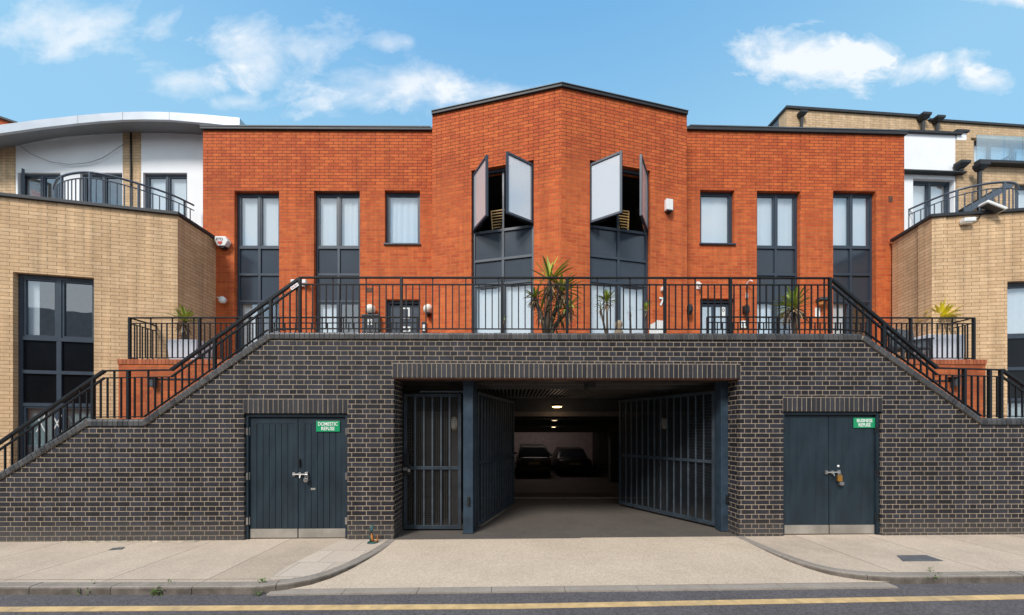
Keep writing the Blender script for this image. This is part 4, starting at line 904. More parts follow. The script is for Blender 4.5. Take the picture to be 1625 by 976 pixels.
mb = MB(); u = FLR.u(1413); z = FLR.z(1413, 316); mb.box(u-.05, u+.05, -.008, .01, z-.07, z+.07); mb.build('air_brick', M_rust, FLR, RB)
mb = MB(); u0, u1 = FLL.u(580), FLL.u(592.5); z0, z1 = FLL.z(586, 464), FLL.z(586, 456.5); mb.box(u0, u1, -.006, .01, z0, z1); mb.build('air_brick', M_rust, FLL, RB)
# deck chair back standing in the left bay room, another in the right
for fr, px, lb in ((BAYL, 790, 'slatted pale wooden clothes airer inside the left open bay window'), (BAYR, 988, 'slatted pale wooden clothes airer inside the right open bay window')):
    u, z0 = fr.u(px, .5), fr.z(px, 362, .5); T = thing('clothes_airer', lb, 'airer', fr, (u, .5, 5.8), group=None)
    mb = MB()
    for s in (-1, 1): mb.bar((u+s*.16, .5, z0+.42), (u+s*.06, .42, 5.8), .025, .02)
    mb.build('frame', M_wood, fr, T, base=(u, .5, 5.8))
    for i in range(7): q = i/7; mb = MB(); mb.bar((u-.16+.09*q, .485-.07*q, z0+.40-.5*q), (u+.16-.09*q, .485-.07*q, z0+.40-.5*q), .02, .02); mb.build('slat', M_wood, fr, T, base=(u, .5, 5.8))

# ------------------------------------------------------------------ buff buildings at both sides
ZB = EYE+4.63
def buff(frF, side, label):
    corner = Vector(frF.w(0 if side > 0 else (Vector(qB)-Vector(q0)).length))
    T = thing('buff_brick_building', label, 'building', WORLD, (corner.x, corner.y, 0))
    if side < 0:
        Lc = (Vector(qB)-Vector(q0)).length; a, b = frF.u(20.5), frF.u(149); z = [frF.z(85, y) for y in (436, 537, 590, 642)]
        rows = [(z[0], z[1], 'side'), (z[1], z[2], 'black'), (z[2], z[3], 'black'), (z[3], .35, 'dim')]
        ends = (-4.5, Lc); base = [(ends[0], ZB), (Lc, ZB)]
    else:
        a, b = frF.u(1598.5), frF.u(1598.5)+1.65; z = [frF.z(1612, y) for y in (446, 533, 584, 634)]
        rows = [(z[0], z[1], 'curtain'), (z[1], z[2], 'black'), (z[2], z[3], 'black'), (z[3], .35, 'dim')]
        base = [(0, ZB), (6, ZB)]
    mb = MB(); wall(mb, base, -.3, [(a, b, .3, z[0])], .3); mb.build('wall', M_buff, frF, T)
    wo = window(frF, T, a, b, rows, fw=.07, mull=.08, ratios=[.5])
    yfar = 8.62
    fr2_ = Fr(corner.x, corner.y, R(90)) if side < 0 else Fr(9.27, yfar, R(-82))
    L2 = yfar-corner.y if side < 0 else (Vector((9.27, yfar))-corner).length
    if side > 0: fr2_ = fr2((9.27, yfar), tuple(corner))
    mb = MB(); wall(mb, [(.0, ZB-.001), (L2, ZB-.001)], -.3, [], .25); mb.build('side_wall', M_buff, fr2_, T)
    # coping
    if side < 0: pl = [tuple(frF.w(-4.5)), tuple(corner), (corner.x, yfar)]
    else: pl = [(9.27, yfar), tuple(corner), tuple(frF.w(6))]
    mb = MB(); band(mb, pl, -.05, .32, ZB-.005, ZB+.06); mb.build('coping', M_coping, WORLD, T, bevel=.005)
    # deck and rear closing walls
    mb = MB()
    if side < 0: mb.prism([tuple(frF.w(-4.5, .3)), tuple(frF.w(Lc-.05, .3)), (corner.x-.27, 9.3), (-16, 9.3)], 5.85, 5.95); mb.box(-16, corner.x-.25, 9.3, 9.5, -.3, 5.9); mb.box(-16, -15.8, 6, 9.3, -.3, 5.9)
    else: mb.prism([tuple(frF.w(.05, .3)), tuple(frF.w(6, .3)), (17, 9.6), (9.6, 9.6)], 5.85, 5.95); mb.box(9.6, 17, 9.6, 9.8, -.3, 5.9); mb.box(15.5, 15.7, 6.5, 9.6, -.3, 5.9)
    mb.build('roof_deck', M_room, WORLD, T)
    return T
BL = buff(BUL, -1, 'buff brick building left of the stairs with tall window and curved silver roof')
BR = buff(BUR, 1, 'buff brick building right of the stairs with white rendered upper storey')
u, z = BUL.hit(79, 672, -.02); mb = MB()
for c in (-.13, .13):
    for s_ in (-1, 1): mb.bar((u+c-s_*.07, -.03, z-.17), (u+c+s_*.07, -.03, z+.17), .018, .012)
mb.build('white_trellis_grille', M_plastic, BUL, BL)
# inside of the left window: pale ceiling grid showing through the glass
mb = MB()
# left upper storey
UL = Fr(0, 9.2, 0); DZ = 5.95
def pxz(fr, px, py, d=0): return fr.hit(px, py, d)
Ue = lambda px, d=0: UL.u(px, d)
arc_wall = [(Ue(-60), UL.z(0, 250)), (Ue(25), UL.z(25, 231)), (Ue(80), UL.z(80, 221)), (Ue(140), UL.z(140, 214)), (Ue(194), UL.z(194, 211)), (Ue(260), UL.z(260, 211)), (Ue(335), UL.z(330, 214))]
arc_wall[0] = (Ue(-60), UL.z(-60, 250))
zh = UL.z(150, 274)
segs = [('brick_pier', M_buffup, -60, 25, []), ('render_panel', M_white, 25, 195, [(28, 96), (127, 194)]), ('brick_pier', M_buffup, 195, 224, []), ('render_panel', M_white, 224, 335, [(227, 297)])]
wins = []
for nm, m_, a, b, hs in segs:
    u0, u1 = Ue(a), Ue(b); tp = [(u0, lerp_line(arc_wall, u0))]+[p for p in arc_wall if u0 < p[0] < u1]+[(u1, lerp_line(arc_wall, u1))]
    holes = [(Ue(p), Ue(q), DZ, zh) for p, q in hs]; wins += holes
    mb = MB(); wall(mb, tp, DZ, holes, .25, d0=0 if 'render' in nm else -.004); mb.build(nm, m_, UL, BL)
for i, (a, b, z0, z1) in enumerate(wins): window(UL, BL, a, b, [(z1, z0+.02, 'glass' if i < 2 else 'curtain')], vent=False, rec=.06)
# brick chimney like dark pipe on the pier
mb = MB(); mb.tube([(Ue(209.5), -.03, DZ), (Ue(209.5), -.03, UL.z(209, 212))], .018); mb.build('down_pipe', M_black, UL, BL)
# open casement at the far left
p = UL.w(Ue(31), .06); f2 = Fr(p.x, p.y, R(-35)); mb = MB(); z0, z1 = DZ+.5, zh-.03; Lw = .42
for q in ((0, .045, z0, z1), (Lw-.045, Lw, z0, z1), (.045, Lw-.045, z0, z0+.05), (.045, Lw-.045, z1-.05, z1)): mb.box(q[0], q[1], -.025, .025, q[2], q[3])
oc = mb.build('open_casement', M_frame, f2, BL); mb = MB(); mb.box(.04, Lw-.04, -.004, .004, z0+.04, z1-.04); mb.build('pane', M_glass, f2, oc)
# curved roof: fascia + soffit
ft = [(-80, 212), (0, 198), (60, 190), (123, 183.2), (160, 180), (194, 177.8), (230, 177), (268, 177.7), (320, 181.3), (360, 185), (380, 187)]
fb = [(-80, 230), (0, 211.5), (60, 203), (123, 195.7), (160, 192.3), (194, 190), (230, 189.3), (268, 190), (320, 194.5), (360, 198.5), (380, 200.5)]
FD = -.56
tp = [UL.hit(x, y, FD) for x, y in ft]; bt = [UL.hit(x, y, FD) for x, y in fb]
mb = MB(); vs = []
for (u, z), (u2, z2) in zip(tp, bt): vs += [(u, FD, z), (u2, FD, z2), (u2, FD+.06, z2), (u, FD+.06, z)]
n = len(tp); fs = [(i*4+j, i*4+(j+1) % 4, (i+1)*4+(j+1) % 4, (i+1)*4+j) for i in range(n-1) for j in range(4)]+[(0, 1, 2, 3), (4*n-1, 4*n-2, 4*n-3, 4*n-4)]
mb.add(vs, fs); fa = mb.build('fascia', M_silver, UL, BL)
mb = MB(); vs = []
for (u, z) in tp: vs += [(u, FD+.06, z), (u, 3.0, z+.1), ]
mb.add(vs, [(2*i, 2*i+1, 2*i+3, 2*i+2) for i in range(n-1)])
vs = []
for (u, z) in bt: zz = lerp_line(arc_wall, u); vs += [(u, FD+.06, z+.001), (u, .0, zz+.0), (u, 3.0, zz)]
mb2 = MB(); mb2.add(vs, [f for i in range(n-1) for f in ((3*i, 3*i+3, 3*i+4, 3*i+1), (3*i+1, 3*i+4, 3*i+5, 3*i+2))])
mb.quad((tp[-1][0], FD+.06, tp[-1][1]), (tp[-1][0], 3, tp[-1][1]+.1), (bt[-1][0], 3, bt[-1][1]), (bt[-1][0], FD+.06, bt[-1][1]))
mb.build('curved_roof', M_silver, UL, BL, fix=False, smooth=False); mb2.build('soffit', M_soffit, UL, BL, fix=False)
mb = MB()
for x in (123.5, 194.5, 268.5): 
    u, z = UL.hit(x, lerp_line(ft, x), FD); u2, z2 = UL.hit(x, lerp_line(fb, x), FD); mb.box(u-.004, u+.004, FD-.002, FD, z2, z)
mb.build('fascia_joint', M_soffit, UL, fa)
# interior of the upper storey: ceiling hides the sky, floor and back
mb = MB(); mb.box(Ue(-60), Ue(335), 2.8, 3.0, DZ, 9.6); mb.box(Ue(-60), Ue(335), .26, 2.8, 8.9, 9.0); mb.box(Ue(330), Ue(335), .26, 2.8, DZ, 9.0); mb.box(Ue(110)-.06, Ue(110)+.06, .27, 2.8, DZ, 8.9)
mb.build('upper_room', M_room, UL, BL)
# slack cable across the render
mb = MB(); pts = []
for i in range(25): t = i/24; px = -5+(205+5)*t; py = lerp_line([(-5, 197), (27, 228), (50, 245), (80, 257), (110, 261), (140, 258.5), (165, 250), (185, 236), (205, 223)], px); u, z = UL.hit(px, py, -.05); pts.append((u, -.05, z))
mb.tube(pts, .0065, 6); tag(mb.build('cable', M_soffit, UL, base=pts[0]), 'thin slack cable hanging across the white wall under the curved roof', 'cable')
# curved balcony rails
def curved_rail(pts, zt, zb, label, m, sp=.115, r=.013, second=True):
    """pts: plan polyline in world"""
    P = [Vector(p) for p in pts]
    # smooth
    for _ in range(2):
        Q = [P[0]]
        for a, b in zip(P, P[1:]): Q += [a.lerp(b, .25), a.lerp(b, .75)]
        P = Q+[P[-1]]
    T = thing('balcony_railing', label, 'railing', WORLD, (P[0].x, P[0].y, zb)); B = (P[0].x, P[0].y, zb)
    mb = MB(); mb.tube([(p.x, p.y, zt) for p in P], .024, 8); mb.build('handrail', m, WORLD, T, base=B, smooth=True)
    mb = MB(); mb.tube([(p.x, p.y, zt-.13) for p in P], .013, 6); mb.tube([(p.x, p.y, zb) for p in P], .013, 6); mb.build('rail', m, WORLD, T, base=B)
    acc = 0; nxt = 0; k = 0
    for a, b in zip(P, P[1:]):
        L = (b-a).length
        while nxt <= acc+L and L > 0:
            q = a.lerp(b, (nxt-acc)/L); post_ = k % 7 == 0; mb = MB(); mb.tube([(q.x, q.y, zb-(.15 if post_ else 0)), (q.x, q.y, zt-(0 if post_ else .13))], r*(1.9 if post_ else .85), 6); mb.build('post' if post_ else 'baluster', m, WORLD, T, base=B); nxt += sp; k += 1
        acc += L
    return T
zr_ = EYE+5.79
curved_rail([at(84, 8.9), at(86, 8.2), at(100, 7.98), at(130, 7.88), at(160, 7.92), at(209, 8.18), at(271, 8.61), at(308, 9.05)], zr_, DZ+.45, 'curved grey balcony railing in front of the white wall at upper left', M_greyrail)
zr2 = EYE+(HY-290)/F*8.05
def zat(px, py): return at(px, (zr2-EYE)*F/(HY-py))
curved_rail([zat(1441, 333), zat(1478, 317), zat(1520, 301), zat(1560, 292), zat(1590, 289), zat(1612, 290), zat(1616, 300)], zr2, DZ+.4, 'curved grey balcony railing in front of the white wall at upper right', M_greyrail)

# right upper storey
UR = fr2((9.35, 8.98), (17, 9.35)); V = lambda px, py, d=0: UR.hit(px, py, d)
zc = V(1470, 213)[1]; z_h = V(1480, 284)[1]
mb = MB(); a, b = V(1425, 0)[0], V(1516, 0)[0]; wa, wb = V(1449, 0)[0], V(1515, 0)[0]
wall(mb, [(a, zc), (b, zc)], DZ, [(wa, wb-.02, DZ+.01, z_h)], .25); mb.build('render_panel', M_white, UR, BR)
window(UR, BR, wa, wb-.02, [(z_h, DZ+.05, 'curtain')], vent=False)
mb = MB(); zz = V(1480, 277)[1]; mb.box(a, V(1524, 0)[0], -.13, -.003, zz-.016, zz+.016); mb.build('flashing', M_coping, UR, BR)
mb = MB(); mb.box(a, V(1524, 0)[0], -.06, .3, zc, zc+.05); mb.build('upper_coping', M_coping, UR, BR)
mb = MB(); mb.box(V(1518, 0)[0], V(1533, 0)[0], -.01, .27, V(1520, 224)[1], V(1520, 211)[1]); mb.build('parapet_end', M_white, UR, BR)
mb = MB(); mb.box(V(1516, 0)[0]-.02, V(1535, 0)[0], -.05, .3, V(1520, 211)[1]+.001, V(1520, 208)[1]+.01); mb.build('parapet_cap', M_coping, UR, BR)
mb = MB(); mb.box(b+.002, V(1543, 0)[0], -.03, .27, DZ, V(1530, 224)[1]); mb.build('brick_pier', M_buffup, UR, BR)
z0_, z1_ = V(1560, 264)[1], V(1560, 219)[1]
mb = MB(); wall(mb, [(V(1543, 0)[0], z0_), (V(1700, 0)[0], z0_)], DZ, [(V(1610, 0)[0], V(1700, 0)[0]-.3, DZ+.3, V(1615, 292)[1])], .25); mb.build('lower_brick_face', M_buffup, UR, BR)
window(UR, BR, V(1610, 0)[0], V(1700, 0)[0]-.3, [(V(1615, 292)[1], DZ+.35, 'curtain')], cols=2, vent=False, rec=.05)
mb = MB(); mb.box(V(1543, 0)[0], V(1700, 0)[0], -.14, 1.0, z0_+.002, z0_+.07); mb.build('balcony_slab', M_coping, UR, BR)
for i, (x0, x1) in enumerate(((1543, 1585), (1586, 1614), (1615, 1690))):
    mb = MB(); mb.box(V(x0, 0)[0], V(x1, 0)[0], -.09, -.075, z0_+.075, z1_); mb.build('balcony_glass', M_bglass, UR, BR)
mb = MB(); za = V(1480, 333)[1]; 
for s in (0,): mb.box(a+.0, a+.02, -.02, 0, DZ, zc)
mb.build('corner_trim', M_coping, UR, BR)
def hopper(fr, px, py, d, sz, lb, zb, grp='dark rainwater hoppers'):
    u, z = fr.hit(px, py, d); T = thing('rainwater_hopper', lb, 'rain hopper', fr, (u, d, z), group=grp); s = sz
    mb = MB(); top_ = [(u-s, d-s*1.3), (u+s, d-s*1.3), (u+s, d), (u-s, d)]; bot = [(u-s*.45, d-s*.8), (u+s*.45, d-s*.8), (u+s*.45, d), (u-s*.45, d)]
    mb.add([(x, y, z+s*.5) for x, y in top_]+[(x, y, z) for x, y in top_]+[(x, y, z-s*.7) for x, y in bot], [(0, 1, 2, 3)]+[(i, (i+1) % 4, 4+(i+1) % 4, 4+i) for i in range(4)]+[(4+i, 4+(i+1) % 4, 8+(i+1) % 4, 8+i) for i in range(4)]+[(11, 10, 9, 8)])
    mb.build('hopper_head', M_coping, fr, T, base=(u, d, z), bevel=.006)
    mb = MB(); mb.tube([(u, d-s*.4, z-s*.6), (u, d-s*.4, zb)], s*.33, 10); mb.build('down_pipe', M_coping, fr, T, base=(u, d, z), smooth=True)
# tall buff block behind on the right
UB = fr2(at(1248, 11.4), at(1625, 12.0)); zt1 = UB.z(1260, 174); tb = thing('buff_apartment_block', 'tall buff brick block with flat roof rising behind the right end', 'building', UB, (0, 0, 0))
ue = UB.u(1472); ug = UB.u(1541), UB.u(1690)
zgl = UB.z(1580, 221), UB.z(1580, 270)
mb = MB(); wall(mb, [(0, zt1), (ue, zt1), (ue+.01, zt1-.09), (13, zt1-.09)], 0, [(ug[0], ug[1], zgl[1]-.4, zgl[0])], .3); mb.build('wall', M_buffup, UB, tb)
mb = MB(); mb.box(0.002, .3, .3, 9, 0, zt1-.01); mb.box(12.7, 13, .3, 9, 0, zt1-.1); mb.box(.3, 12.7, 8.7, 9, 0, zt1-.1); mb.build('side_wall', M_lightcop, UB, tb)
mb = MB(); mb.box(.3, 12.7, .3, 8.7, zt1-.3, zt1-.15); mb.box(.3, 12.7, 3.3, 3.4, 5, zt1-.3); mb.build('roof', M_roof, UB, tb)
mb = MB(); mb.box(-.04, ue+.03, -.05, 9.03, zt1, zt1+.08); mb.box(ue+.031, 13.05, -.05, 9.03, zt1-.09, zt1-.02); mb.build('parapet_coping', M_coping, UB, tb)
window(UB, tb, ug[0], ug[1], [(zgl[0], zgl[1]-.4, 'curtain')], cols=4, rec=.12, vent=False)
hopper(UB, 1270, 184, -.02, .12, 'leftmost rainwater hopper on the tall buff wall', 8, None)
hopper(UB, 1461, 189, -.02, .15, 'left one of the close pair of rainwater hoppers on the tall buff wall', 8, None)
hopper(UB, 1484, 193, -.02, .14, 'right one of the close pair of rainwater hoppers on the tall buff wall', 8, None)
hopper(UR, 1520, 265, -.03, .13, 'rainwater hopper at the brick pier beside the white panel', V(1520, 277)[1], None)
hopper(UR, 1550, 268, -.15, .13, 'rainwater hopper under the corner of the glass balcony', DZ+.3, None)
# folded sun lounger on the upper balcony
T = thing('folding_table', 'grey slatted folding table leaning behind the upper balcony glass', 'table', UR, (V(1585, 255)[0], .35, z0_+.07))
A0 = Vector((V(1572, 262, .35)[0], .35, z0_+.1)); B0 = Vector((V(1612, 240, .35)[0], .35, V(1612, 241, .35)[1])); mb = MB()
for s in (0, .4): mb.bar(A0+Vector((0, s, 0)), B0+Vector((0, s, 0)), .03, .03)
for i in range(9): c = A0.lerp(B0, (i+.5)/9); mb.bar(c, c+Vector((0, .4, 0)), .05, .015)
mb.build('table_top', M_greyrail, UR, T); mb = MB(); m_ = A0.lerp(B0, .6); mb.bar(m_, m_+Vector((-.15, 0, -.38)), .025, .025); mb.bar(B0, B0+Vector((.1, .1, -.55)), .025, .025); mb.build('leg', M_greyrail, UR, T)
# stair flight with dark treads on the right balcony
T = thing('metal_stair', 'dark metal stair rising behind the upper right balcony railing', 'stair', UR, (V(1530, 330, -.4)[0], -.35, DZ)); mb = MB(); mt = MB()
s0 = V(1530, 336, -.35); s1 = V(1606, 292, -.35)
mb.bar((s0[0], -.35, s0[1]), (s1[0], -.35, s1[1]), .03, .14); mb.bar((s0[0], -.06, s0[1]), (s1[0], -.06, s1[1]), .03, .14); mb.build('stringer', M_greyrail, UR, T)
for i in range(8): q = (i+.5)/8; x = s0[0]+(s1[0]-s0[0])*q; z = s0[1]+(s1[1]-s0[1])*q; mt.box(x-.09, x+.09, -.33, -.08, z, z+.025)
mt.build('treads', M_rail, UR, T)
# floodlight and small dome lamp on the coping
u, z = BUR.hit(1573, 332, -.08); T = thing('floodlight', 'white floodlight tilted on the right buff parapet', 'floodlight', BUR, (u, -.05, z))
Mx = Matrix.Translation((u, -.10, z+.03)) @ Matrix.Rotation(R(28), 4, 'Y'); mb = MB(); mb.box(-.20, .20, -.09, .09, -.03, .03, Mx); mb.build('lamp_body', M_plastic, BUR, T, base=(u, -.05, z), bevel=.015)
mb = MB(); mb.box(-.16, .17, -.07, .07, -.036, -.029, Mx); mb.build('lamp_glass', M_dgrey, BUR, T); mb = MB(); mb.tube([(u-.12, -.02, z-.07), (u-.2, -.04, z-.16), (u-.28, -.03, z-.2)], .01); mb.build('wire', M_black, BUR, T)
u, z = BUR.hit(1534, 352, -.04); T = thing('security_light', 'small cream box light below the right buff parapet', 'wall light', BUR, (u, 0, z)); mb = MB(); mb.box(u-.11, u+.11, -.12, -.001, z-.035, z+.06); mb.build('lamp_body', M_plastic, BUR, T, bevel=.02); mb = MB(); mb.box(u-.10, u+.06, -.10, -.02, z-.055, z-.035); mb.build('lamp_lens', M_globe, BUR, T, bevel=.008)
# distant red roof corner at far left
FR0 = Fr(*at(0, 30), 0); T = thing('distant_brick_building', 'distant red brick gable just showing above the curved roof', 'building', FR0, (-3, 0, 0)); mb = MB()
zt = EYE+(HY-188)/F*30; mb.face_prism([(-6, 0), (1.6, 0), (1.6, zt-.55), (0, zt), (-6, zt+2.2)], 0, 6); mb.build('wall', M_red, FR0, T); mb = MB(); mb.bar((-6, 3, zt+2.25), (0, 3, zt+.06), 6.4, .16); mb.bar((0, 3, zt+.06), (1.65, 3, zt-.50), 6.4, .16); mb.build('roof', M_coping, FR0, T)

# ------------------------------------------------------------------ railings
def railing(fr, d, topl, botl, label, spacing, posts, group=None, gap=.11, hand=.034, bal=.0085, name='metal_railing', ext=5, post_top=None, bal_drop=0.0):
    """topl/botl = polylines in (u,z)"""
    T = thing(name, label, 'railing', fr, (topl[0][0], d, botl[0][1]), group=group); B = (topl[0][0], d, botl[0][1])
    mb = MB()
    for (a, za), (b, zb) in zip(topl, topl[1:]): mb.bar((a, d, za), (b, d, zb), .045, .022 if abs(zb-za) < .05 else hand)
    mb.build('handrail', M_rail, fr, T, base=B, bevel=.003)
    mb = MB()
    for (a, za), (b, zb) in zip(topl, topl[1:]): mb.bar((a, d, za-gap), (b, d, zb-gap), .03, .014 if abs(zb-za) < .05 else .022)
    for (a, za), (b, zb) in zip(botl, botl[1:]): mb.bar((a, d, za), (b, d, zb), .03, .014)
    mb.build('rail', M_rail, fr, T, base=B)
    u = topl[0][0]+spacing; k = 1
    while u < topl[-1][0]-.02:
        zt = lerp_line(topl, u)-gap; zb = lerp_line(botl, u); near = any(abs(u-p) < spacing*.45 for p in posts)
        if not near:
            if ext and k % ext == 0: zt += gap
            mb = MB(); mb.box(u-bal, u+bal, d-bal, d+bal, zb-bal_drop, zt); mb.build('baluster', M_rail, fr, T, base=B)
        u += spacing; k += 1
    for p in posts:
        zt = lerp_line(topl, p); zb = lerp_line(botl, p); mb = MB(); mb.box(p-.021, p+.021, d-.021, d+.021, zb-.06, zt-.006); mb.build('post', M_rail, fr, T, base=B, bevel=.003)
    return T
d = .16; h = lambda x, y: W.hit(x, y, d)
tu = lambda *xs: [W.u(x, d) for x in xs]
railing(W, d, [h(475, 440.5), h(1318, 441.5)], [(h(440, 521.5)[0], h(440, 521.5)[1]), h(1350, 523)], 'long black terrace railing on top of the dark brick wall over the garage opening', .1055, tu(476, 637, 797, 900, 1055, 1159, 1317))
Lt = [h(-90, 764), h(166, 588.5), h(272, 587), h(474, 443)]; Lb = [h(-90, 818), h(136, 662), h(229, 661), h(424, 524), h(474, 522)]
railing(W, d, Lt, Lb, 'black stair railing stepping down the left slope of the brick wall', .1055, tu(148, 204, 341, 430), hand=.042, bal=.0095, bal_drop=.02)
Rt = [h(1319, 443), h(1487, 584), h(1590, 587), h(1700, 664)]; Rb = [h(1319, 522), h(1372, 526), h(1557, 660), h(1640, 661), h(1700, 700)]
railing(W, d, Rt, Rb, 'black stair railing stepping down the right slope of the brick wall', .1055, tu(1402, 1530, 1570, 1588), hand=.042, bal=.0095, bal_drop=.02)
# inner handrail on the slopes (wall side of the steps)
d2 = 1.45; g = lambda x, y: W.hit(x, y, d2)
# rails around the raised terrace behind the stairs
d3 = 1.58; q = lambda x, y: W.hit(x, y, d3)
railing(W, d3, [q(205, 504.5), q(664, 503.5)], [q(205, 568), q(664, 567)], 'black inner terrace railing behind the left stairs', .105, [W.u(x, d3) for x in (206, 317, 430, 540, 663)], ext=4)
railing(W, d3, [q(1122, 503), q(1546, 505)], [q(1122, 567), q(1546, 568.5)], 'black inner terrace railing behind the right stairs', .105, [W.u(x, d3) for x in (1123, 1235, 1340, 1445, 1545)], ext=4)
for px, Ld, lb, sg in ((206, .62, 'short black side railing running back from the left terrace corner', 1), (1545, .70, 'short black side railing running back from the right terrace corner', -1)):
    p = W.w(W.u(px, d3), d3+.03); f4 = Fr(p.x, p.y, W.a+R(90)); zt = W.z(px, 504.5, d3); zb = W.z(px, 568, d3)
    railing(f4, 0, [(0, zt), (Ld, zt)], [(0, zb), (Ld, zb)], lb, .105, [Ld], ext=0)
# railing sticker
T = None; u, z = W.hit(467.5, 454.5, d-.03); mb = MB(); Mx = Matrix.Translation((u, d-.03, z)) @ Matrix.Rotation(R(-35), 4, 'Y'); mb.box(-.068, .068, -.002, .002, -.026, .026, Mx)
st_ = mb.build('sticker', M_text, W, base=(u, d-.03, z)); tag(st_, 'small white sticker with pink print on the top of the left stair railing', 'sticker')
tx = text('SALON', .034, M_pink, W, (u, d-.0335, z), st_, rot=R(35), sx=1.0)

# ------------------------------------------------------------------ things on the facade
def sphere_lamp(fr, px, py, r, label):
    u, z = fr.hit(px, py, -.10); T = thing('globe_lamp', label, 'wall lamp', fr, (u, 0, z), group=None)
    mb = MB(); prof = [(r*math.sin(math.pi*i/14)+.0005, -r*math.cos(math.pi*i/14)) for i in range(15)]; mb.lathe((u, -.10, z), prof, 24); mb.build('globe', M_globe, fr, T, base=(u, 0, z), smooth=True)
    mb = MB(); mb.lathe((u, -.10, z-r-.02), [(r*.55, 0), (r*.6, .03), (r*.5, .045)], 18); mb.box(u-.03, u+.03, -.10, -.001, z-r-.02, z-r+.01); mb.build('bracket', M_black, fr, T, base=(u, 0, z))
sphere_lamp(FLL, 588, 491, .118, 'round opal globe lamp left of the notice covered door')
sphere_lamp(FLL, 679.5, 490.5, .118, 'round opal globe lamp right of the notice covered door')
# mailbox 13
fr = FLL; u0, u1 = fr.u(578), fr.u(604); T = thing('mail_box', 'dark grey wall box numbered 13 under the left globe lamp', 'box', fr, (u0, 0, fr.z(590, 530)))
mb = MB(); mb.box(u0, u1, -.14, -.001, fr.z(590, 530), fr.z(590, 504.5)); mb.build('box_body', M_dgrey, fr, T, bevel=.01); mb = MB(); mb.box(u0-.01, u1+.01, -.16, -.001, fr.z(590, 504.4), fr.z(590, 502)); mb.build('box_lid', M_dgrey, fr, T, bevel=.006)
text('13', .17, M_text, fr, ((u0+u1)/2-.0, -.145, fr.z(589, 514.5)), T, bold=.006)
# entry phone right of that door
fr = FLL; u, z = fr.hit(673.5, 518, 0); T = thing('entry_phone', 'small dark entry phone with white label right of the notice covered door', 'intercom', fr, (u, 0, z))
mb = MB(); mb.box(u-.05, u+.05, -.05, -.001, z-.18, z+.10); mb.build('case', M_black, fr, T, bevel=.008); mb = MB(); mb.box(u-.025, u+.025, -.056, -.0505, z-.12, z+.03); mb.build('label_plate', M_text, fr, T)
# alarm box
fr = FLL; u, z = fr.hit(352, 384, -.10); T = thing('alarm_box', 'white hexagonal alarm box with red shield beside the buff wall', 'alarm box', fr, (u, 0, z)); k = .165
hexa = [(u-k, z+k*.25), (u-k*.85, z+k*.78), (u+k*.6, z+k*.78), (u+k, z+k*.1), (u+k*.55, z-k*.62), (u-k*.55, z-k*.62)]
mb = MB(); mb.face_prism(hexa, -.13, -.002); mb.build('case', M_plastic, fr, T, bevel=.015); mb = MB(); mb.face_prism([(u-k*.55, z-k*.63), (u+k*.55, z-k*.63), (u+k*.3, z-k*.92), (u-k*.2, z-k*.92)], -.11, -.01); mb.build('siren_base', M_black, fr, T, bevel=.01)
text('ETO', .085, M_dgrey, fr, (u-.03, -.134, z+.05), T); mb = MB(); mb.face_prism([(u-.07, z-.0), (u+.03, z-.0), (u+.035, z-.04), (u-.02, z-.078), (u-.075, z-.04)], -.137, -.1305); mb.build('shield', M_redmark, fr, T)
# white bracket lamp below
fr = FLL; u, z = fr.hit(353, 476, -.12); T = thing('wall_spotlight', 'white round spotlight on an arm beside the buff wall', 'spotlight', fr, (u, 0, z))
mb = MB(); mb.lathe((u, -.10, z), [(.03, -.06), (.075, -.02), (.085, .03), (.08, .05), (.0, .055)], 20, 'y'); mb.build('lamp_head', M_plastic, fr, T, smooth=True); mb = MB(); mb.tube([(u-.0, -.06, z+.02), (u-.10, -.05, z+.06), (u-.2, -.02, z+.10), (u-.21, 0, z+.11)], .018); mb.build('arm', M_plastic, fr, T, smooth=True)
# white floodlight behind the sticker
fr = FLL; u, z = fr.hit(476, 448, -.06); T = thing('wall_floodlight', 'white twin floodlight on the red wall between the left tall windows', 'floodlight', fr, (u, 0, z))
for s in (-1, 1): mb = MB(); mb.box(u+s*.12-.06, u+s*.12+.06, -.14, -.03, z-.05, z+.04); mb.build('lamp_head', M_plastic, fr, T, bevel=.012)
mb = MB(); mb.box(u-.12, u+.12, -.06, -.001, z-.09, z-.04); mb.build('bracket', M_plastic, fr, T, bevel=.005)
# white box on the right bay
fr = BAYR; u, z = fr.hit(1061.5, 326, -.05); T = thing('white_alarm_box', 'square white alarm box on the right face of the bay', 'alarm box', fr, (u, 0, z))
mb = MB(); mb.box(u-.085, u+.085, -.09, -.001, z-.12, z+.13); mb.build('case', M_plastic, fr, T, bevel=.012); mb = MB(); mb.box(u-.05, u+.06, -.10, -.01, z-.16, z-.12); mb.build('siren_base', M_black, fr, T, bevel=.01)
# house number 7 and small white camera above
fr = BAYR; u, z = fr.hit(1049.5, 479.5, 0); s7 = text('7', .25, M_text, fr, (u, -.012, z), None, name='house_number', bold=.008, ex=.006); tag(s7, 'white figure 7 on the brick right of the bay window', 'house number')
u, z = fr.hit(1050.5, 460, 0); T = thing('wall_camera', 'small white camera above the figure 7', 'camera', fr, (u, 0, z)); mb = MB(); mb.box(u-.045, u+.035, -.10, -.001, z-.045, z+.05); mb.build('case', M_plastic, fr, T, bevel=.015); mb = MB(); mb.lathe((u+.02, -.10, z-.01), [(.022, 0), (.02, .02), (0, .021)], 14, 'y'); mb.build('lens', M_black, fr, T)
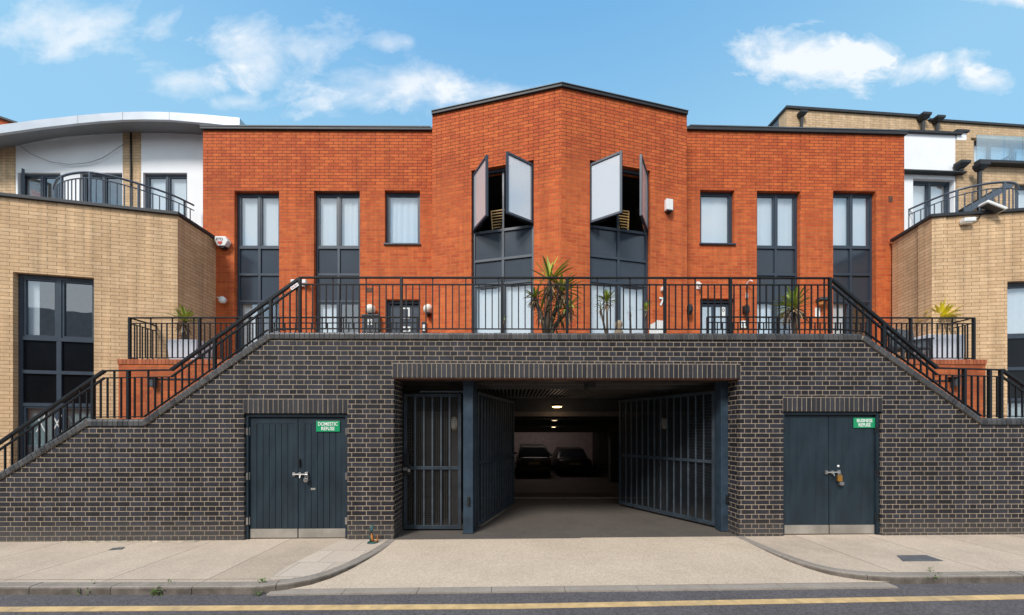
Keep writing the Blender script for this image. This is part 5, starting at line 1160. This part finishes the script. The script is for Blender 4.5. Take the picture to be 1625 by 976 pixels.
# meter box / white planter low on the right of the bay
u0, u1 = fr.u(1041, -.4), fr.u(1057, -.4); T = thing('white_box_planter', 'small white slatted planter box below the figure 7', 'planter', fr, (u0, -.4, TZ)); zt = fr.z(1049, 509, -.4)
for i in range(4): x = u0+(u1-u0)*i/4; mb = MB(); mb.box(x, x+(u1-u0)/4-.02, -.42, -.40, TZ, zt); mb.build('slat', M_plastic, fr, T)
mb = MB(); mb.box(u0, u1-.02, -.399, -.16, TZ, zt-.03); mb.build('box_body', M_plastic, fr, T)
# right flank fittings
fr = FLR
def small_lamp(fr, px, py, label, m, w_=.05, h_=.11, dd=.10):
    u, z = fr.hit(px, py, -dd); T = thing('wall_lantern', label, 'wall lamp', fr, (u, 0, z), group=None)
    mb = MB(); mb.lathe((u, -dd, z-h_), [(w_*.6, 0), (w_, h_*.6), (w_, h_*1.5), (w_*.5, h_*2)], 14); mb.build('lamp_body', m, fr, T, base=(u, 0, z)); mb = MB(); mb.bar((u, -dd, z+h_*.5), (u, -.001, z+h_*.5), .025, .03); mb.box(u-.04, u+.04, -.02, -.001, z-.06, z+.12); mb.build('bracket', m, fr, T, base=(u, 0, z))
small_lamp(fr, 1094.5, 491, 'black lantern left of the glazed door on the right', M_black, .07, .12)
small_lamp(fr, 1185, 491.5, 'black lantern right of the glazed door on the right', M_black, .06, .12)
small_lamp(fr, 1111, 452.5, 'tiny white lamp above the glazed door on the right', M_plastic, .035, .05)
u, z = fr.hit(1185, 452, 0); T = thing('hook_lamp', 'white swan neck lamp above the right black lantern', 'wall lamp', fr, (u, 0, z)); mb = MB(); mb.tube([(u-.02, -.01, z-.06), (u-.025, -.06, z+.03), (u, -.12, z+.06), (u+.04, -.15, z+.02)], .014); mb.build('neck', M_plastic, fr, T); mb = MB(); mb.lathe((u-.02, -.03, z-.34), [(.025, 0), (.03, .04), (.02, .16)], 12); mb.build('shade', M_plastic, fr, T)
for px, py, txt, lb in ((1180.5, 514.5, '11', 'white plate numbered 11 right of the glazed door'), (1297, 495.5, '1', 'white plate numbered 1 under a dark hood between the right tall windows')):
    u, z = fr.hit(px, py, 0); T = thing('number_plate', lb, 'house sign', fr, (u, 0, z)); s_ = .075 if txt == '11' else .06; hh_ = .09 if txt == '11' else .12
    mb = MB(); mb.box(u-s_, u+s_, -.012, -.001, z-hh_, z+hh_*.9); pl = mb.build('plate', M_text, fr, T); text(txt, hh_*1.7, M_dgrey, fr, (u, -.014, z), T, bold=.004)
u, z = fr.hit(1302, 478, 0); T = thing('rusty_lantern', 'rusty lantern with grey hood above the plate numbered 1', 'lantern', fr, (u, 0, z)); mb = MB(); mb.box(u-.13, u+.13, -.16, -.001, z-.02, z+.05); mb.build('hood', M_dgrey, fr, T, bevel=.01); mb = MB(); mb.lathe((u-.05, -.08, z-.15), [(.03, 0), (.06, .03), (.06, .10), (.04, .13)], 12); mb.build('lamp_body', M_orange, fr, T)
# black down pipe beside right end
u, z = FLR.hit(1421, 437, -.05); T = thing('drain_pipe', 'dark drain pipe with cowl where the red wall meets the right buff wall', 'pipe', FLR, (u, -.05, TZ)); mb = MB(); mb.tube([(u-.05, -.05, TZ), (u-.05, -.05, z-.04), (u-.03, -.06, z)], .025, 8); mb.build('pipe', M_rust, FLR, T); mb = MB(); mb.lathe((u+.02, -.08, z-.03), [(.03, 0), (.055, .03), (.05, .10), (0.01, .12)], 12); mb.build('cowl', M_black, FLR, T)
# black wall lights on the side terrace walls
for px, py, lb in ((242, 607, 'black box light on the left orange brick terrace wall'), (1516, 606, 'black box light on the right orange brick terrace wall')):
    u, z = W.hit(px, py, 1.45); T = thing('step_light', lb, 'wall light', W, (u, 1.45, z)); mb = MB(); mb.box(u-.05, u+.05, 1.40, 1.499, z-.09, z+.08); mb.build('lamp_body', M_dgrey, W, T, bevel=.008); mb = MB(); mb.box(u-.10, u+.055, 1.37, 1.499, z+.081, z+.10); mb.build('hood', M_black, W, T)

# ------------------------------------------------------------------ plants
def blades(mb, c, n, L, wd, spread=(.1, 1.5), droop=.5, rnd=None, up=0.0, squash=1.0):
    rnd = rnd or random
    for i in range(n):
        az = rnd.uniform(0, 2*math.pi); el = R(90)-rnd.uniform(*spread); l = L*rnd.uniform(.65, 1.1); dr = droop*rnd.uniform(.3, 1.2)
        dirh = Vector((math.cos(az), math.sin(az)*squash, 0)); side = Vector((-math.sin(az), math.cos(az), 0)); pts = []
        k = 6; e = el; p = Vector(c)+Vector((0, 0, rnd.uniform(-.04, .04)))
        for j in range(k+1):
            t = j/k; wj = wd*(.45+1.2*t)*(1-t)**.6*1.3 if t < 1 else .001
            pts.append((p.copy(), max(wj, .0015))); p = p+(dirh*math.cos(e)+Vector((0, 0, math.sin(e))))*(l/k); e -= dr/k*(1+t)
        vs = []
        for p_, w_ in pts: vs += [p_-side*w_+Vector((0, 0, w_*.35)), p_, p_+side*w_+Vector((0, 0, w_*.35))]
        mb.add(vs, [f for j in range(k) for f in ((3*j, 3*j+1, 3*j+4, 3*j+3), (3*j+1, 3*j+2, 3*j+5, 3*j+4))])
def plant(fr, u, d, z, heads, label, pot=None, trunk_r=.04, name='yucca_plant', lm=None, seed=1, dead=10, base_z=None):
    rnd = random.Random(seed); T = thing(name, label, 'plant', fr, (u, d, z)); B = (u, d, z)
    if pot:
        kind, r, h_, m = pot; mb = MB(); mb.lathe((u, d, z), [(r*.68, 0), (r*.95, h_*.85), (r*1.06, h_*.86), (r*1.06, h_), (r*.92, h_), (r*.88, h_*.9)], 22); mb.build('pot', m, fr, T, base=B)
        zs = z+h_*.9
    else: zs = z
    tm, lf, old = MB(), MB(), MB()
    for (du, dd, h_, n, L, wd, spread, droop) in heads:
        pts = [(u, d, zs-.02), (u+du*.3, d+dd*.3, zs+(h_)*.4), (u+du, d+dd, zs+h_)]; tm.tube(pts, [trunk_r*1.2, trunk_r, trunk_r*.75], 8); c = (u+du, d+dd, zs+h_)
        blades(lf, c, n, L, wd, spread, droop, rnd)
        blades(old, (c[0], c[1], c[2]-.05), max(4, int(dead*n/30)), L*.8, wd*.8, (1.7, 2.7), .6, rnd)
    tm.build('trunk', M_bark, fr, T, base=B, smooth=True); lf.build('leaves', lm or M_leaf, fr, T, base=B, fix=False); old.build('dry_leaves', M_leafdry, fr, T, base=B, fix=False)
    return T
fr = BAYL
zf = TZ
def ground_at(px, d_): return W.u(px, d_)
dp = .85; u = W.u(868, dp); P = lambda px, py, d_=dp: W.hit(px, py, d_)
def rel(px, py, d_=dp, u0=None): x, z = W.hit(px, py, d_); return x-(u if u0 is None else u0), z
def hd(px, py, n, L, wd, spread=(.05, 1.5), droop=.6, dd=0, zs=TZ+.3): x, z = rel(px, py); return (x, dd, z-zs, n, L, wd, spread, droop)
zs = TZ+.25*.9
plant(W, u, dp, TZ, [hd(872, 446, 30, .52, .024, (.0, 1.25), .3, zs=zs), hd(893, 460, 34, .42, .022, (.1, 1.5), .6, .08, zs=zs), hd(848, 472, 20, .30, .019, (.5, 1.6), .5, -.05, zs=zs), hd(902, 488, 24, .34, .019, (.4, 1.8), .8, .05, zs=zs), hd(858, 495, 12, .32, .014, (.6, 1.7), .6, zs=zs)],
      'large bushy yucca with several heads in front of the bay corner', ('r', .20, .25, M_terra), seed=4, dead=25, trunk_r=.045)
# dark fibrous skirt of the big plant
mb = MB(); rnd = random.Random(9)
for (px, py) in ((876, 470), (884, 485), (870, 500), (890, 505), (880, 517)): x, z = P(px, py); blades(mb, (x, dp, z), 20, .30, .011, (.7, 2.6), .9, rnd)
big = [o for o in bpy.data.objects if o.get('label', '').startswith('large bushy')][0]; mb.build('old_leaf_skirt', M_leafdk, W, big, base=(u, dp, TZ), fix=False)
def simple(px, pbase_d, heads, label, pot, seed, dead=10, tr=.022, lm=None, name='yucca_plant'):
    global u
    u = W.u(px, pbase_d); H_ = []
    for (hx, hy, n, L, wd, sp_, dr) in heads: x, z = W.hit(hx, hy, pbase_d); H_.append((x-u, 0, z-(TZ+(pot[2]*.9 if pot else 0)), n, L, wd, sp_, dr))
    return plant(W, u, pbase_d, TZ, H_, label, pot, trunk_r=tr, seed=seed, dead=dead, lm=lm, name=name)
simple(964, .95, [(963, 478, 46, .24, .014, (.0, 1.5), .4), (953, 490, 12, .15, .009, (.6, 1.8), .6)], 'small yellow green yucca left of the glass doors in the right bay', ('r', .13, .18, M_dgrey), 11, 14)
simple(1001, .95, [(1000, 495, 22, .11, .004, (.1, 1.7), .4)], 'thin dry spiky plant between the two small yuccas', ('r', .09, .12, M_terra), 12, 30, lm=M_leafdry, name='dry_potted_plant')
simple(1023, .95, [(1026, 492, 18, .17, .011, (.0, 1.2), .5)], 'slim little yucca on a bare stem beside the right bay frame', ('r', .09, .12, M_terra), 13, 2, tr=.012)
simple(1262, .95, [(1260, 488, 75, .42, .020, (.0, 1.7), .4)], 'round headed green yucca in a blue grey pot by the right tall window', ('r', .15, .24, M_potgrey), 14, 16, tr=.035)
simple(735+60, .95, [(800, 508, 6, .10, .008, (.2, 1.2), .3)], 'low cactus in a shallow terracotta pot left of the big yucca', ('r', .12, .10, M_terra), 15, 2, name='cactus_plant', tr=.02)
# jars, pots and ornaments on the terrace edge
for i, (px, hh_, r_, m_, lb) in enumerate(((829, .13, .06, M_terra, 'small empty terracotta pot at the foot of the big yucca'), (952, .16, .07, M_plastic, 'small white pot left of the small yellow green yucca'), (1012, .12, .07, M_wood, 'small tan pot between the dry plant and slim yucca'), (1035, .12, .06, M_terra, 'little terracotta pot right of the slim yucca'))):
    uu = W.u(px, .75); mb = MB(); mb.lathe((uu, .75, TZ), [(r_*.7, 0), (r_, hh_*.8), (r_*1.1, hh_*.82), (r_*1.1, hh_+.1), (r_*.9, hh_+.1), (r_*.88, hh_*.8)], 18); tag(mb.build('flower_pot', m_, W, base=(uu, .75, TZ)), lb, 'pot')
uu = W.u(982, .85); T = thing('garden_ornament', 'small stone figure of stacked rounded shapes between potted yuccas', 'ornament', W, (uu, .85, TZ)); mb = MB(); mb.lathe((uu, .85, TZ), [(.07, 0), (.085, .05), (.05, .22), (.075, .30), (.08, .40), (.04, .46), (.065, .52), (.06, .58), (.01, .62)], 18); mb.build('figure', mat('stone_ornament', (.30, .23, .15), .9, bump=.5), W, T, smooth=True)
# white planters on the side terraces
for px0, px1, yt, lb, hx, lm_, sd_, lb2 in ((266, 313, 539, 'tapered white planter on the left raised terrace', 293, None, 21, 'green yucca in the white planter on the left raised terrace'), (1472, 1531, 531, 'tapered white planter on the right raised terrace', 1494, M_leafyel, 22, 'bright yellow yucca in the white planter on the right raised terrace')):
    dd_ = 1.85; a, b = W.u(px0, dd_), W.u(px1, dd_); zt = W.z((px0+px1)/2, yt, dd_); mb = MB(); ins = .03
    mb.add([(a+ins, dd_, TZ), (b-ins, dd_, TZ), (b-ins, dd_+.36, TZ), (a+ins, dd_+.36, TZ), (a, dd_-.02, zt), (b, dd_-.02, zt), (b, dd_+.40, zt), (a, dd_+.40, zt)], [(0, 1, 5, 4), (1, 2, 6, 5), (2, 3, 7, 6), (3, 0, 4, 7), (3, 2, 1, 0), (4, 5, 6, 7)])
    tp_ = mb.build('white_planter', M_planter, W, base=((a+b)/2, dd_, TZ), bevel=.01); tag(tp_, lb, 'planter')
    uu, zz = W.hit(hx, 510 if lm_ is None else 507, dd_+.18); n_ = 40 if lm_ is None else 95
    plant(W, uu, dd_+.18, zt, [(0, 0, zz-zt, n_, .33 if lm_ is None else .40, .019 if lm_ is None else .024, (.0, 1.5), .35)], lb2, None, seed=sd_, dead=26 if lm_ is None else 3, lm=lm_, trunk_r=.05)
# dark garden chairs on the right terrace
T = thing('garden_chair', 'dark grey plastic garden chair on the right terrace beside the white planter', 'chair', W, (W.u(1440, 1.95), 1.95, TZ)); uu = W.u(1443, 1.9)
mb = MB(); Mx = Matrix.Translation((uu+.05, 2.1, TZ+.62)) @ Matrix.Rotation(R(-14), 4, 'X') @ Matrix.Rotation(R(8), 4, 'Y'); mb.box(-.28, .28, -.02, .02, -.25, .25, Mx); mb.build('backrest', M_dgrey, W, T, bevel=.015)
mb = MB(); mb.box(uu-.32, uu+.30, 1.75, 2.1, TZ+.34, TZ+.39); mb.build('seat', M_dgrey, W, T, bevel=.012)
for sx in (-1, 1):
    mb = MB(); mb.bar((uu+sx*.30, 1.72, TZ+.55), (uu+sx*.30, 2.1, TZ+.60), .06, .03); mb.build('armrest', M_dgrey, W, T, bevel=.008)
    for sy in (1.76, 2.1): mb = MB(); mb.bar((uu+sx*.28, sy, TZ+.56 if sy < 2 else TZ+.36), (uu+sx*.31, sy, TZ), .04, .04); mb.build('leg', M_dgrey, W, T)

# ------------------------------------------------------------------ houses across the street, seen mirrored in the panes
OPP = Fr(0, -11, 0)
for i, (x0, x1, e, r_, m_, lb) in enumerate(((-24, -9, 5.6, 9.4, M_red, 'gabled red brick house across the street, mirrored in the upper left panes'), (-9, 4, 6.0, 8.6, M_buff, 'buff brick house across the street, mirrored in the bay panes'), (4, 20, 5.4, 9.0, M_red, 'long red brick house across the street, mirrored in the right panes'))):
    T = thing('opposite_house', lb, 'building', OPP, ((x0+x1)/2, 0, 0)); n = int((x1-x0)/2.4); hs = []
    for k in range(n):
        c = x0+(x1-x0)*(k+.5)/n
        for zz in (.9, 3.6): hs.append((c-.55, c+.55, zz, zz+1.4))
    f5 = Fr(0, -11, R(180)); hs = [(-b, -a, c, d_) for a, b, c, d_ in hs]
    mb = MB(); wall(mb, [(-x1, e), (-x0, e)], -.3, hs, .3); mb.build('wall', m_, f5, T)
    for (a, b, c, d_) in hs:
        mb = MB(); mb.box(a, b, .12, .16, c, d_); wq = mb.build('window', M_darkpanel, f5, T); mb = MB(); mb.box(a, a+.07, .08, .119, c, d_); mb.box(b-.07, b, .08, .119, c, d_); mb.box(a+.07, b-.07, .08, .119, c, c+.07); mb.box(a+.07, b-.07, .08, .119, d_-.07, d_); mb.box((a+b)/2-.03, (a+b)/2+.03, .08, .119, c+.07, d_-.07); mb.build('frame', M_plastic, f5, wq)
    mb = MB(); mb.box(-x1+.01, -x0-.01, 6.7, 7, -.3, e); mb.box(-x1+.01, -x1+.3, .3, 6.7, -.3, e); mb.box(-x0-.3, -x0-.01, .3, 6.7, -.3, e); mb.build('back_wall', m_, f5, T)
    mb = MB(); mb.add([(-x1, -.3, e-.1), (-x0, -.3, e-.1), (-x0, 3.5, r_), (-x1, 3.5, r_), (-x0, 7.3, e-.1), (-x1, 7.3, e-.1)], [(0, 1, 2, 3), (3, 2, 4, 5), (0, 3, 5), (1, 4, 2), (0, 5, 4, 1)]); mb.build('roof', M_tile, f5, T)
# ------------------------------------------------------------------ street details
mb = MB(); x, y = (591-CX)/F*5.28, 5.30; z = gz(x); T = thing('gate_stop', 'small weathered green iron door stop with orange paint beside the left jamb', 'door stop', WORLD, (x, y, z))
mb.lathe((x, y, z), [(.085, 0), (.08, .012), (.03, .02)], 18); mb.build('base_flange', M_teal, WORLD, T, base=(x, y, z), smooth=True)
mb = MB(); mb.tube([(x-.01, y, z+.01), (x-.03, y, z+.10), (x-.025, y, z+.2), (x-.005, y, z+.27)], [.03, .036, .03, .012], 10); mb.build('stop_arm', M_teal, WORLD, T, base=(x, y, z), smooth=True)
mb = MB(); mb.tube([(x+.01, y-.01, z+.01), (x+.0, y-.03, z+.08), (x-.01, y-.035, z+.15)], [.018, .022, .008], 8); mb.tube([(x+.02, y, z+.01), (x+.07, y, z+.04), (x+.07, y, z+.12)], [.016, .013, .01], 8); mb.build('pivot', M_orange, WORLD, T, base=(x, y, z), smooth=True)
def cover(pts_px, label, name, m):
    q = []
    for px, py in pts_px: Z = (EYE-gz((px-CX)/F*4.6))*F/(py-HY); q.append(((px-CX)/F*Z, Z))
    mb = MB(); zz = [gz(a)+.007 for a, b in q]; mb.add([(a, b, z) for (a, b), z in zip(q, zz)]+[(a, b, z-.02) for (a, b), z in zip(q, zz)], [(0, 1, 2, 3)]+[(i, (i+1) % 4, 4+(i+1) % 4, 4+i) for i in range(4)])
    o = mb.build(name, m, base=(q[0][0], q[0][1], 0)); tag(o, label, 'cover')
    return q, o
M_iron = mat('cast_iron', (.13, .13, .135), .6, metal=.1, grime=.5, bump=.8, bscale=120)
cover([(1433, 891), (1497, 890.5), (1470, 881.5), (1423, 882)], 'rectangular iron inspection cover in the right pavement', 'manhole_cover', M_iron)
cover([(172, 873.5), (193, 872), (198, 868.5), (179, 870)], 'small dark iron cover in the left pavement near the wall', 'stopcock_cover', M_iron)
# weeds in the kerb joints
mb = MB(); rnd = random.Random(3)
def weed(px, py, n, L, zoff=0):
    Z = (EYE-gz(0)-zoff)*F/(py-HY); x = (px-CX)/F*Z
    for _ in range(n):
        blades(mb, (x+rnd.uniform(-.06, .06), Z+rnd.uniform(-.015, .015), gz(x)+zoff+.01), 3, L*rnd.uniform(.5, 1), .008, (.2, 1.5), .8, rnd)
weed(251, 940, 16, .06, -.07); weed(131, 939, 6, .03, -.06); weed(413, 924, 9, .035); weed(405, 940, 8, .035, -.06); weed(265, 925, 4, .02); weed(150, 924, 4, .02); weed(1480, 909, 6, .02); weed(1465, 925, 8, .03, -.06); weed(1489, 918, 5, .02)
mb.v = [(a, b, c) for a, b, c in mb.v]; tag(mb.build('weeds', M_moss, fix=False), 'small green weeds growing along the kerb joints', 'weeds', kind='stuff')
# debris line where wall meets pavement
mb = MB(); rnd = random.Random(5)
for _ in range(150):
    px = rnd.uniform(100, 310); Z = 5.40+rnd.uniform(-.05, .0); x = (px-CX)/F*Z; s = rnd.uniform(.006, .02); a = rnd.uniform(0, 3)
    mb.box(-s*2, s*2, -s*.6, s*.6, 0, s*.6, Matrix.Translation((x, Z, gz(x)+.001)) @ Matrix.Rotation(a*.2, 4, 'Z'))
tag(mb.build('litter', mat('dry_debris', (.50, .42, .32), .9, var=.3)), 'pale dry debris along the foot of the left brick wall', 'litter', kind='stuff')
